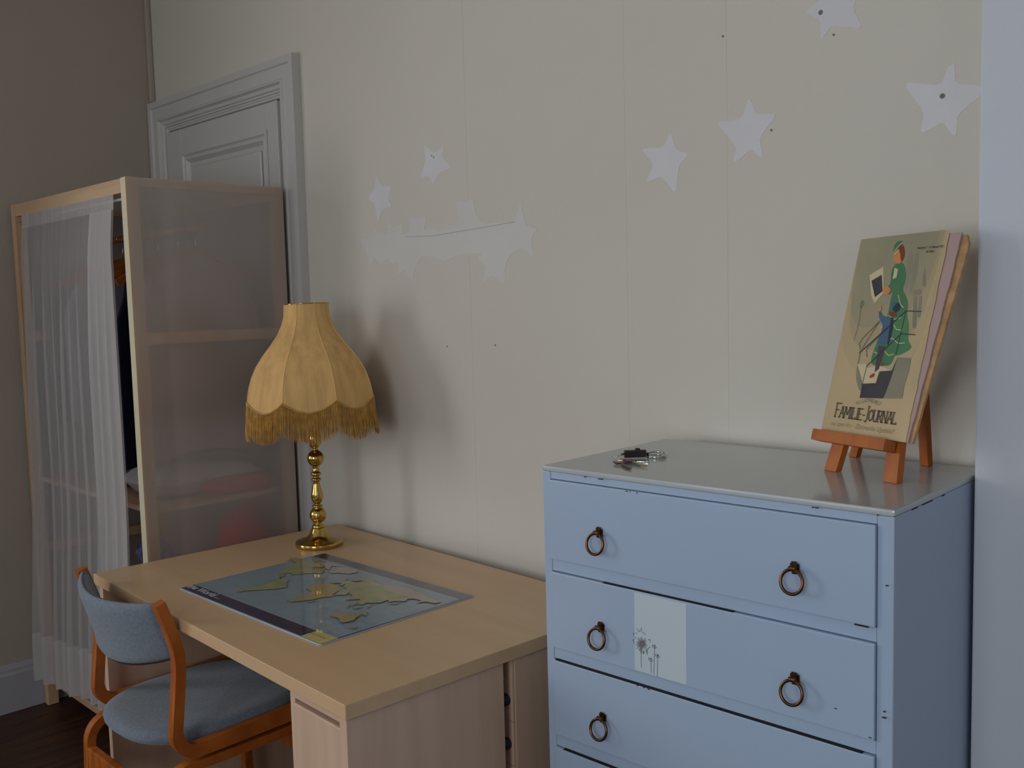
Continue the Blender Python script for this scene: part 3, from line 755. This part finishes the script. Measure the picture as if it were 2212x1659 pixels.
lathe('bulb', [(.011, c2+.17), (.014, c2+.19), (.026, c2+.215), (.030, c2+.235), (.026, c2+.255), (.012, c2+.268), (.002, c2+.27)], mat('pearl_bulb', srgb(220, 218, 210), .3), lp, n=24)
# shade: eight bowed panels between ribs; top z .688 above the desk
SH = [(.0625, .688), (.0628, .668), (.0650, .650), (.0720, .630), (.0860, .604), (.1080, .575), (.1330, .546), (.1530, .518), (.1670, .490), (.1765, .462), (.1810, .440), (.1835, .422)]
TILT = Matrix.Rotation(math.radians(-1.6), 4, 'Y')
ph0 = math.radians(-12.5)
def shade_r(i, f):
    """radius at ring i, f = 0..1 between two ribs"""
    r = SH[i][0]; t = i/(len(SH)-1)
    flat = math.cos(PI/8)/math.cos((f-.5)*PI/4)     # straight chord between ribs
    k = .15+.65*sm(.15, .6, t)
    return r*((1-k)+k*flat)*(1+.0*t)
def rim_z(f): return .423-.029*math.sin(PI*f)**.85
sroot = bpy.data.objects.new('lamp_shade', None)
bm = bmesh.new()
tube(bm, [(.0618*math.cos(a), .0618*math.sin(a), .6865) for a in [2*PI*k/40 for k in range(40)]], .0018, 6, closed=True)
for k in range(3):
    a = 2*PI*k/3; tube(bm, [(.061*math.cos(a), .061*math.sin(a), .686), (.012*math.cos(a), .012*math.sin(a), .672)], .0014, 6)
tube(bm, [(.012*math.cos(a), .012*math.sin(a), .672) for a in [2*PI*k/16 for k in range(16)]], .0014, 6, closed=True)
tube(bm, [(0, 0, .672), (.02, 0, .60), (.028, 0, .50), (.012, 0, .42)], .0012, 6)
tube(bm, [(0, 0, .672), (-.02, 0, .60), (-.028, 0, .50), (-.012, 0, .42)], .0012, 6)
shade = from_bm('lamp_shade', bm, m_brass, lp, True)
shade.matrix_local = Matrix.Translation((.002, .002, 0)) @ TILT
NF = 12
for k in range(8):
    vs, fs = [], []
    a0 = ph0+k*PI/4
    for layer in (0, 1):
        for i in range(len(SH)+1):
            for j in range(NF+1):
                f = j/NF; a = a0+f*PI/4
                if i < len(SH): r, z = shade_r(i, f), SH[i][1]
                else: r, z = shade_r(len(SH)-1, f)*1.003, rim_z(f)
                r -= layer*.0012
                vs.append((r*math.cos(a), r*math.sin(a), z))
    R_ = len(SH)+1; n1 = R_*(NF+1)
    for ly in (0, 1):
        for i in range(R_-1):
            for j in range(NF):
                a = ly*n1+i*(NF+1)+j; f = (a, a+NF+1, a+NF+2, a+1); fs.append(f if ly == 0 else f[::-1])
    o = mesh('shade_panel', vs, fs, m_shade, shade, True)
    bm = bmesh.new(); tube(bm, [((SH[i][0]+.0004)*math.cos(a0), (SH[i][0]+.0004)*math.sin(a0), SH[i][1]) for i in range(len(SH))], .0011, 6)
    from_bm('rib_seam', bm, m_rib, shade, True)
bm = bmesh.new(); bm2 = bmesh.new(); pts = []
random.seed(5)
for k in range(8):
    for j in range(20):
        f = j/20; a = ph0+k*PI/4+f*PI/4; r = shade_r(len(SH)-1, f)*1.003+.001; pts.append((r*math.cos(a), r*math.sin(a), rim_z(f)))
tube(bm, pts, .0028, 6, closed=True)
from_bm('braid', bm, m_fringe, shade, True)
vs, fs = [], []
NS = 100
for k in range(8):
    for j in range(NS):
        for layer in (0, 1):
            f = (j+random.random())/NS; a = ph0+k*PI/4+f*PI/4; r = shade_r(len(SH)-1, f)+.0012-layer*.002+random.uniform(-.0006, .0006)
            zt = rim_z(f)+.001; L_ = random.uniform(.074, .088); rb_ = r+random.uniform(.001, .011); da = random.uniform(-.012, .012)
            tp = Vector((r*math.cos(a), r*math.sin(a), zt)); md = Vector(((r+.004)*math.cos(a+da*.3), (r+.004)*math.sin(a+da*.3), zt-L_*.4))
            bt = Vector((rb_*math.cos(a+da), rb_*math.sin(a+da), zt-L_))
            tn = Vector((-math.sin(a), math.cos(a), 0)); rn = Vector((math.cos(a), math.sin(a), 0)); w0 = random.uniform(.0005, .0008); b = len(vs)
            for p_, ww in ((tp, w0), (md, w0), (bt, w0*.8)):
                vs += [p_-tn*ww, p_+tn*ww, p_+rn*ww*1.2]
            for i in (0, 3):
                for c_ in range(3): fs.append((b+i+c_, b+i+(c_+1) % 3, b+i+3+(c_+1) % 3, b+i+3+c_))
o = mesh('fringe', vs, fs, m_fringe, shade); o['kind'] = 'stuff'

# ================================================================ world map desk mat
mp = empty('desk_map', (1.428, -.688, .7304), math.radians(0.2))
tag(mp, 'glossy laminated world map with dark blue borders lying on the desk', 'map')
def glossy_print(name, c, c2=None, vs_=9): return mat(name, srgb(*c), .30, col2=srgb(*c2) if c2 else None, vscale=vs_, bump=.35, bscale=14, coat=.9, coat_rough=.04, spec=.5)
m_sea = glossy_print('map_sea', (138, 158, 170), (128, 148, 160)); m_navy = glossy_print('map_navy', (34, 36, 66)); m_navy2 = glossy_print('map_navy_back', (44, 44, 70))
m_land1 = glossy_print('map_green_land', (132, 150, 98), (172, 156, 112), 30); m_land2 = glossy_print('map_tan_land', (180, 140, 98), (150, 150, 100), 34); m_land3 = glossy_print('map_pink_land', (178, 150, 150), (160, 158, 130), 30)
m_coast = glossy_print('map_coast', (96, 112, 96)); m_mtxt = glossy_print('map_white_print', (205, 210, 225)); m_tag = glossy_print('map_yellow_tag', (206, 190, 120)); m_edge = mat('map_white_edge', srgb(160, 176, 200), .4)
m_line = glossy_print('map_grid', (120, 138, 150))
MW, MH = .603, .422
def rrect(x0, x1, y0, y1, r, n=4):
    o_ = []
    for cx_, cy_, a0 in ((x1-r, y1-r, 0), (x0+r, y1-r, 90), (x0+r, y0+r, 180), (x1-r, y0+r, 270)):
        for k in range(n+1): a = math.radians(a0+90*k/n); o_.append((cx_+r*math.cos(a), cy_+r*math.sin(a)))
    return o_
pts = rrect(0, MW, 0, MH, .006); n_ = len(pts)
mesh('sheet', [(a, b_, 0) for a, b_ in pts]+[(a, b_, .0022) for a, b_ in pts], [tuple(range(n_))[::-1], tuple(range(n_, 2*n_))]+[(k, (k+1) % n_, n_+(k+1) % n_, n_+k) for k in range(n_)], m_edge, mp)
# sheet undulates very slightly: the printed film is a fine grid
F = Flat(lambda u, v, h: (u, v, .0022+h), .0001, .00005)
F.poly(rrect(.003, MW-.0015, .0025, MH-.0015, .005), m_sea)
F.poly([(.0035, .004), (.527, .004), (.527, .043), (.0035, .040)], m_navy)
F.poly([(.004, .384), (MW-.004, .384), (MW-.004, .4195), (.004, .4195)], m_navy2)
F.poly([(MW-.006, .004), (MW-.0015, .004), (MW-.0015, .4195), (MW-.006, .4195)], m_navy)
F.poly([(.0035, .386), (.0075, .386), (.0075, .040), (.0035, .040)], m_line)
F.poly([(.5275, .003), (.600, .003), (.600, .046), (.5275, .046)], m_tag)
GX = lambda lon: .268+.00176*lon
GY = lambda lat: .186+.00208*lat+3e-8*lat**3
for lon in range(-140, 181, 20): vs, fs = strokes([[(GX(lon), .045), (GX(lon), .382)]], .0006); F.add(vs, fs, m_line)
F.h -= .0006
for lat in range(-60, 81, 20): vs, fs = strokes([[(.008, GY(lat)), (.595, GY(lat))]], .0006); F.add(vs, fs, m_line)
LANDS = {
 'na': ([(-166, 66), (-160, 70), (-140, 70), (-125, 71), (-110, 73), (-95, 73), (-85, 70), (-82, 66), (-92, 62), (-94, 58), (-82, 54), (-78, 60), (-73, 62), (-64, 59), (-56, 52), (-65, 48), (-70, 43), (-75, 38), (-81, 31), (-80, 25), (-84, 30), (-97, 28), (-97, 20), (-88, 21), (-87, 16), (-83, 10), (-78, 8), (-85, 11), (-92, 14), (-105, 20), (-112, 29), (-117, 33), (-124, 40), (-124, 48), (-135, 58), (-150, 60), (-162, 56), (-157, 60)], m_land1),
 'arct': ([(-120, 75), (-100, 79), (-80, 82), (-64, 81), (-78, 75), (-70, 70), (-64, 66), (-75, 66), (-88, 72), (-105, 74)], m_land3),
 'green': ([(-55, 60), (-45, 60), (-38, 65), (-22, 70), (-20, 78), (-30, 83), (-55, 82), (-68, 77), (-55, 70)], m_land3),
 'sa': ([(-78, 8), (-72, 12), (-60, 9), (-50, 1), (-35, -6), (-39, -15), (-48, -27), (-58, -36), (-65, -44), (-69, -53), (-74, -50), (-73, -37), (-70, -20), (-78, -10), (-81, -4)], m_land1),
 'af': ([(-17, 15), (-16, 24), (-8, 32), (0, 36), (11, 37), (20, 32), (32, 31), (37, 20), (43, 11), (51, 11), (42, -2), (40, -14), (34, -24), (28, -33), (19, -34), (14, -22), (12, -6), (8, 4), (-8, 5)], m_land2),
 'ma': ([(44, -24), (50, -15), (48, -13), (44, -18)], m_land2),
 'eu': ([(-9, 38), (-9, 43), (-2, 44), (-4, 48), (5, 53), (9, 57), (12, 54), (22, 55), (28, 60), (22, 60), (24, 66), (17, 61), (14, 56), (8, 58), (6, 62), (15, 69), (28, 71), (42, 67), (60, 69), (70, 73), (90, 75), (105, 78), (115, 74), (140, 73), (160, 70), (179, 69), (178, 63), (163, 60), (158, 52), (155, 60), (142, 59), (136, 54), (141, 48), (130, 42), (127, 35), (122, 39), (118, 38), (121, 30), (112, 21), (107, 20), (109, 12), (104, 9), (100, 12), (104, 1), (98, 9), (94, 17), (88, 22), (80, 14), (77, 8), (73, 18), (66, 25), (57, 26), (50, 30), (58, 21), (45, 12), (35, 28), (36, 36), (27, 37), (23, 37), (20, 42), (13, 45), (18, 40), (15, 38), (8, 44), (3, 42), (-2, 37)], m_land1),
 'ind': ([(68, 24), (73, 18), (77, 8), (80, 14), (88, 22), (92, 27), (78, 34), (70, 32)], m_land2),
 'sib': ([(60, 69), (70, 73), (90, 75), (105, 78), (115, 74), (140, 73), (160, 70), (179, 69), (178, 63), (163, 60), (158, 52), (155, 60), (142, 59), (110, 58), (80, 58)], m_land3),
 'uk': ([(-5, 50), (1, 52), (-3, 58), (-6, 57)], m_land3), 'jp': ([(130, 31), (140, 36), (142, 43), (139, 40), (133, 35)], m_land3),
 'sum': ([(95, 5), (105, -5), (103, -6)], m_land1), 'bor': ([(109, 1), (117, 7), (118, 1), (114, -4)], m_land1), 'ng': ([(131, -1), (141, -3), (150, -9), (139, -8)], m_land1),
 'phi': ([(120, 18), (125, 10), (123, 8), (120, 14)], m_land1), 'nz': ([(173, -35), (178, -38), (168, -46), (172, -41)], m_land1),
 'au': ([(114, -22), (122, -18), (131, -12), (136, -15), (142, -11), (146, -19), (153, -27), (150, -37), (144, -38), (137, -34), (129, -32), (115, -34)], m_land2)}
for nm, (pp, mm) in LANDS.items():
    cc = [(GX(a), GY(b_)) for a, b_ in pp]; vs, fs = strokes([cc+[cc[0]]], .0016)
    if nm not in ('ind', 'sib'): F.add(vs, fs, m_coast)
    F.poly(cc, mm)
for x_, t_, s_, b_ in ((.012, 'the World', .029, .0006), (.135, 'political', .010, 0)):
    vs, fs = text_mesh(t_, s_, bold=b_); F.add([(a+x_, c_+.013) for a, c_ in vs], fs, m_mtxt)
vs, fs = text_mesh('Scale 1 : 70 000 000', .007); F.add([(a+.533, c_+.022) for a, c_ in [(v[0]*.9, v[1]) for v in vs]], fs, m_navy)
F.build('map_print', mp)

# ================================================================ keys on the chest
kz = 1.1074
kb = empty('key_bunch', (2.545, -.305, kz))
tag(kb, 'bunch of keys with dark leather fob and steel ring on the chest of drawers', 'keys')
def kl(x, y, z=0): return (x-2.545, y+.305, z)
def circ(c, r, n=36, tz=0.0, az=0.0): return [(c[0]+r*math.cos(2*PI*k/n), c[1]+r*math.sin(2*PI*k/n), c[2]+tz*r*math.cos(2*PI*k/n-az)) for k in range(n)]
bm = bmesh.new(); tube(bm, circ(kl(2.555, -.262, .0055), .0175, tz=.15, az=2.2), .0022, 8, closed=True); tube(bm, circ(kl(2.555, -.262, .0018), .0175), .0018, 8, closed=True)
from_bm('steel_ring', bm, m_steel, kb, True)
bm = bmesh.new(); tube(bm, circ(kl(2.508, -.322, .0055), .0085, 24, tz=.25), .0009, 6, closed=True)
from_bm('split_ring', bm, m_steel, kb, True)
d1 = Vector((.045, .052, 0)).normalized(); d2 = Vector((-d1.y, d1.x, 0))
obox('leather_fob', kl(2.528, -.293, .0085), d1*.026, d2*.0105, Vector((0, 0, .0068)), m_leather, kb, bev=.0055)
obox('fob_stud', kl(2.531, -.289, .0168), d1*.0045, d2*.0045, Vector((0, 0, .002)), m_leather, kb, bev=.001)
def key(head, tip, mh, mb, hz):
    h, t = Vector(kl(*head, hz)), Vector(kl(*tip, hz*.6)); d = (t-h).normalized(); n2 = Vector((-d.y, d.x, 0)).normalized()
    k_ = obox('key', h, d*.0095, n2*.0105, Vector((0, 0, .0014)), mh, kb, bev=.001)
    L_ = (t-h).length; c_ = h+d*(L_/2+.004)
    obox('key_blade', c_, d*(L_/2-.004), n2*.0030, Vector((0, 0, .0009)), mb, k_)
    for j in range(4): obox('key_tooth', h+d*(L_*(.45+.13*j))+n2*-.0036, d*.0018, n2*.0012, Vector((0, 0, .0009)), mb, k_)
key((2.556, -.345), (2.606, -.362), m_purple, m_keybrass, .005)
key((2.549, -.365), (2.598, -.398), m_purple, mat('worn_dark_key', srgb(110, 84, 72), .4, metal=.8), .003)
key((2.535, -.335), (2.578, -.318), m_keybrass, m_steel, .002)

# ================================================================ miniature easel and the old magazine
TH, PHI = math.radians(-18.48), math.radians(15.75)
U = Vector((math.cos(TH), math.sin(TH), 0)); Bk = Vector((-math.sin(TH), math.cos(TH), 0)); V = Vector((0, 0, math.cos(PHI)))+Bk*math.sin(PHI); N = U.cross(V)   # N towards the viewer
O = Vector((2.8531, -.1913, 1.1701)); ZT = 1.1075
ez = empty('table_easel', (O.x, O.y, ZT))
tag(ez, 'miniature varnished wooden easel on the chest, holding the old magazine', 'easel')
eo = Vector(ez.location)
def E(u, v, n): return O+U*u+V*v+N*n-eo
vf = -(O.z-ZT)/V.z     # v at which the leaning plane meets the chest top
def front_leg(u0, u1):
    a, b_ = E(u0, vf, -.0195), E(u1, .30, -.0195)
    bm = bmesh.new(); vs = []
    for p_, w_ in ((a, .0135), (b_, .0115)):
        for su, sn in ((-1, -1), (1, -1), (1, 1), (-1, 1)):
            q_ = p_+U*w_*su*1.0+N*.007*sn
            if p_ is a: q_.z = .0001
            vs.append(bm.verts.new(q_))
    for f in ((0, 1, 2, 3), (7, 6, 5, 4), (0, 4, 5, 1), (1, 5, 6, 2), (2, 6, 7, 3), (3, 7, 4, 0)): bm.faces.new([vs[k] for k in f])
    return from_bm('front_leg', bm, m_easel, ez)
front_leg(.028, .070); front_leg(.157, .112)
obox('ledge', E(.077, -.0055, .0035), U*.080, V*.0095, N*.0130, m_easel, ez, bev=.001)
obox('cross_bar', E(.092, .22, -.030), U*.045, V*.008, N*.003, m_easel, ez)
def back_leg(fx, fy, tu):
    a = Vector((fx, fy, ZT))-eo; b_ = E(tu, .26, -.040)
    d = (b_-a).normalized(); s_ = U.copy(); n2 = d.cross(s_).normalized(); bm = bmesh.new(); vs = []
    for p_, isb in ((a, 1), (b_, 0)):
        for su, sn in ((-1, -1), (1, -1), (1, 1), (-1, 1)):
            q_ = p_+s_*.0085*su+n2*.006*sn
            if isb: q_ = q_-d*(q_.z-.0002)/d.z if abs(d.z) > .1 else q_
            vs.append(bm.verts.new(q_))
    for f in ((0, 1, 2, 3), (7, 6, 5, 4), (0, 4, 5, 1), (1, 5, 6, 2), (2, 6, 7, 3), (3, 7, 4, 0)): bm.faces.new([vs[k] for k in f])
    return from_bm('back_leg', bm, m_easel, ez)
back_leg(2.984, -.062, .108); back_leg(2.846, -.046, .072)

mg = empty('magazine', tuple(O))
tag(mg, 'yellowed old illustrated magazine with a lady in green on the cover, on the easel', 'magazine')
MGW, MGH = .1805, .346
def G(u, v, n): return tuple(U*u+V*v+N*n)
m_cover = mat('aged_cover_paper', srgb(196, 172, 132), .55, col2=srgb(182, 160, 122), vscale=7, bump=.1, bscale=60, spec=.3)
m_coverg = mat('cover_grey_wash', srgb(142, 136, 110), .55, col2=srgb(156, 148, 118), vscale=8)
m_pinkpg = mat('pinkish_inner_page', srgb(176, 148, 142), .7, var=.05, vscale=5)
m_pages = mat('browned_page_edges', srgb(186, 146, 102), .8, var=.3, vscale=60, vstretch=(1, 1, 1))
def sheetset(name, m, x0, x1f, v0, v1, n0, n1, top=None, nu=14, nv=24, curl=0.0):
    """stack of pages between heights n0 and n1; x1f(v) is the right edge, curl bends the right edge back"""
    vs, fs = [], []
    def pt(i, j, h):
        v = v0+(v1-v0)*j/nv; xr = x1f(v); u = x0+(xr-x0)*i/nu
        vv = v+(top(u) if top else 0)*(j/nv)
        b = -curl*max(0, (u/.18-.55))**2*(.3+.7*j/nv)
        return G(u, vv, h+b)
    for h in (n0, n1):
        for j in range(nv+1):
            for i in range(nu+1): vs.append(pt(i, j, h))
    n_1 = (nu+1)*(nv+1)
    for s_ in (0, 1):
        for j in range(nv):
            for i in range(nu): a = s_*n_1+j*(nu+1)+i; f = (a, a+1, a+nu+2, a+nu+1); fs.append(f if s_ else f[::-1])
    for i in range(nu):
        for j in (0, nv): a = j*(nu+1)+i; fs.append((a, a+1, n_1+a+1, n_1+a))
    for j in range(nv):
        for i in (0, nu): a = j*(nu+1)+i; fs.append((a, a+nu+1, n_1+a+nu+1, n_1+a))
    return mesh(name, vs, fs, m, mg)
wob = lambda v: .0007*math.sin(v*90)+.0004*math.sin(v*230)
sheetset('cover', m_cover, .0, lambda v: MGW+.002*(v/MGH)+wob(v), .0045, MGH, -.0010, -.0003, top=lambda u: .003*(u/.18)-.001)
sheetset('inner_pages', m_pinkpg, .0015, lambda v: MGW+.004+.018*min(1, v/.30)+wob(v+.1), .0045, MGH-.003, -.0040, -.0012, curl=.004)
sheetset('rear_pages', m_pages, .002, lambda v: MGW+.010+.026*min(1, v/.31)-(.006 if v > .338 else 0)+.4*wob(v+.2), .0045, MGH-.006, -.0088, -.0042, curl=.006)
PR = Flat(lambda u, v, h: G(u, v, -.0003+h), .00015, .00004)
fm = lambda n, c, c2=None: mat(n, srgb(*c), .6, col2=srgb(*c2) if c2 else None, vscale=14)
p_green = fm('print_green', (74, 128, 82), (62, 112, 74)); p_dgreen = fm('print_pale_green', (120, 158, 112)); p_hair = fm('print_auburn', (124, 52, 28)); p_face = fm('print_skin', (204, 132, 78))
p_paper = fm('print_cream', (204, 186, 148)); p_ink = fm('print_ink', (44, 44, 50), (60, 58, 60)); p_blue = fm('print_blue', (62, 96, 124)); p_navy = fm('print_navy', (34, 42, 58)); p_red = fm('print_red', (150, 56, 30))
p_pants = fm('print_plum', (70, 58, 60)); p_grey = fm('print_grey', (126, 120, 102), (140, 130, 108)); p_bg = fm('print_wash', (126, 122, 104), (146, 138, 112)); p_text = fm('print_type', (66, 54, 44)); p_script = fm('print_script', (104, 88, 68)); p_gtext = fm('print_green_type', (96, 122, 84))
ss = lambda p: [tuple(v)[:2] for v in smoothline([Vector((a, b_, 0)) for a, b_ in p]+[Vector((p[0][0], p[0][1], 0))], 2)][:-1]
for c_, pp_ in (((182, 162, 124), [(.0006, .3445), (.06, .3462), (.12, .3475), (.178, .3485), (.1775, .28), (.172, .20), (.165, .14), (.12, .10), (.05, .11), (.015, .14), (.001, .18)]),
                ((170, 153, 119), [(.0008, .3443), (.06, .3461), (.12, .3474), (.176, .3483), (.173, .29), (.166, .22), (.15, .17), (.10, .15), (.04, .15), (.008, .20)]),
                ((158, 146, 116), [(.001, .3441), (.06, .3460), (.12, .3473), (.172, .3481), (.168, .30), (.158, .25), (.13, .21), (.08, .19), (.03, .185), (.004, .23)])):
    PR.poly(pp_[:4]+ss(pp_[3:]+[pp_[0]])[1:-1], mat('cover_wash', srgb(*c_), .6, var=.05, vscale=12))
PR.poly([(.0012, .3439), (.06, .3459), (.12, .3472), (.166, .3479), (.160, .31), (.148, .26), (.12, .235), (.07, .225), (.025, .22), (.004, .26)], m_coverg)
for nme, mm in (('bg1', p_bg), ('bg2', p_bg), ('bg3', p_grey), ('bg4', p_grey), ('bg5', p_bg), ('bg6', p_bg)): PR.poly(ART[nme], mm)
PR.poly(ss(ART['stepside']), p_grey); PR.poly(ART['stepgrey'], p_grey); PR.poly(ART['steplight'], p_paper); PR.poly(ART['stepdark'], p_ink)
PR.poly(ss(ART['woman_dress']), p_green)
fit = lambda P_: [(a*.96, b_*.951-.0062) for a, b_ in P_]; ln2 = []
for (a, b_) in (((.088, .205), (.112, .212)), ((.112, .212), (.135, .200)), ((.090, .180), (.118, .186)), ((.118, .186), (.146, .178)), ((.086, .160), (.108, .162)), ((.108, .162), (.128, .158)), ((.100, .226), (.128, .222)), ((.128, .24), (.112, .262))):
    m_ = ((a[0]+b_[0])/2, (a[1]+b_[1])/2-.005); ln2.append(fit([a, m_, b_]))
vs, fs = strokes(ln2, .0014); PR.add(vs, fs, p_paper)
PR.poly(ART['paper'], p_paper); PR.poly(ART['paperdark'], p_ink); PR.poly(ART['collar'], p_paper)
PR.poly(ss(fit([(.074, .274), (.082, .279), (.090, .276), (.094, .270), (.086, .262), (.078, .264)])), p_face)
PR.poly(ss(ART['hair']), p_hair); PR.poly(ss(ART['face']), p_face); PR.poly(ss(ART['hat']), p_green)
vs, fs = strokes([fit([(.083, .340), (.090, .350), (.098, .357)]), fit([(.086, .336), (.093, .344)])], .0016); PR.add(vs, fs, p_paper)
PR.poly(ART['pants'], p_pants); PR.poly(ss(ART['boycoat']), p_blue); PR.poly(ss(ART['boydark']), p_navy); PR.poly(ART['boyhair'], p_hair); PR.poly(ss(ART['boyhat']), p_blue)
PR.poly(ss(fit([(.106, .236), (.112, .249), (.121, .246), (.122, .236), (.115, .231)])), p_navy); PR.poly(ss(fit([(.075, .232), (.077, .243), (.081, .243), (.083, .233)])), p_face)
PR.poly(ss(ART['shoe1']), p_red); PR.poly(ss(ART['shoe2']), p_red)
vs, fs = strokes([ART[k_] for k_ in ('rail1', 'rail2')], .0015); PR.add(vs, fs, p_ink)
vs, fs = strokes([ART[k_] for k_ in ('rail', 'rp1', 'rp2', 'rp3', 'curl', 'curl2')], .0009); PR.add(vs, fs, p_ink)
vs, fs = strokes([ART['lamp'], fit([(.031, .247), (.035, .253), (.039, .247), (.036, .240), (.033, .241), (.031, .247)])], .0009); PR.add(vs, fs, p_grey)
# lettering of the masthead, drawn with pen strokes and small serifs
GL = {'F': [[(0, 0), (0, 1)], [(0, 1), (.55, 1)], [(0, .52), (.4, .52)]], 'A': [[(0, 0), (.3, 1)], [(.3, 1), (.6, 0)], [(.12, .38), (.48, .38)]],
      'M': [[(0, 0), (.08, 1)], [(.08, 1), (.38, .3)], [(.38, .3), (.68, 1)], [(.68, 1), (.76, 0)]], 'I': [[(.1, 0), (.1, 1)]], 'L': [[(0, 1), (0, 0)], [(0, 0), (.42, 0)], [(.42, 0), (.46, .16)]],
      'E': [[(0, 0), (0, 1)], [(0, 1), (.4, 1)], [(0, .52), (.32, .52)], [(0, 0), (.44, 0)]], '-': [[(.02, .42), (.26, .46)]], 'J': [[(.32, 1), (.32, .1)], [(.32, .1), (.2, -.1)], [(.2, -.1), (0, -.04)]],
      'O': [[(.3, 1), (.08, .8), (.02, .5), (.08, .2), (.3, 0), (.52, .2), (.58, .5), (.52, .8), (.3, 1)]], 'U': [[(0, 1), (0, .25), (.14, 0), (.36, 0), (.5, .25), (.5, 1)]],
      'R': [[(0, 0), (0, 1)], [(0, 1), (.38, .96), (.44, .76), (.36, .56), (0, .52)], [(.2, .52), (.5, 0)]], 'N': [[(0, 0), (0, 1)], [(0, 1), (.52, 0)], [(.52, 0), (.52, 1)]],
      'S': [[(.4, .86), (.24, 1), (.06, .86), (.08, .62), (.34, .42), (.38, .16), (.2, 0), (.02, .12)]], 'T': [[(.22, 0), (.22, 1)], [(0, 1), (.46, 1)]]}
WID = {'F': .62, 'A': .68, 'M': .86, 'I': .30, 'L': .56, 'E': .56, '-': .34, 'J': .48, 'O': .68, 'U': .62, 'R': .60, 'N': .66, 'S': .5, 'T': .5}
def lettering(txt, x0, x1, base, h, wd_, capsbig=(), arcf=None, serif=True, m=p_text):
    tot = sum(WID[c] for c in txt); sx = (x1-x0)/tot; x_ = x0; out = []
    for i, c in enumerate(txt):
        hh = h*(1.28 if i in capsbig else 1.0)
        for st_ in GL[c]:
            out.append([(x_+p[0]*sx, base(x_)+p[1]*hh) for p in st_])
            if serif and c not in 'OS-':
                for p in (st_[0], st_[-1]):
                    if p[1] in (0, 1): out.append([(x_+(p[0]-.09)*sx, base(x_)+p[1]*hh), (x_+(p[0]+.09)*sx, base(x_)+p[1]*hh)])
        x_ += WID[c]*sx
    vs_, fs_ = strokes(out, wd_); PR.add(vs_, fs_, m)
lettering('FAMILIE-JOURNAL', .026, .157, lambda x_: .0305, .0185, .0017, capsbig=(0, 8))
lettering('ILLUSTRERET', .066, .119, lambda x_: .0555+.006*(1-((x_-.0925)/.027)**2), .0052, .0006, serif=False, m=p_gtext)
vs, fs = text_mesh('nu som f\u00f8r - Danmarks Ugeblad!', .0118, shear=.38, sx=.80, bold=-.00022); wmax = max(v[0] for v in vs); PR.add([(a*.136/wmax+.021, b_+.0150) for a, b_ in vs], fs, p_script)
vs, fs = text_mesh('Nummer 7 \u00b7 13. Februar 1951', .0052, bold=.0001); wmax = max(v[0] for v in vs); PR.add([(a*.050/wmax+.127, b_+.3195) for a, b_ in vs], fs, p_ink)
vs, fs = text_mesh('65 \u00d8re', .0052, bold=.0001); PR.add([(a+.146, b_+.3125) for a, b_ in vs], fs, p_ink)
PR.build('cover_print', mg)
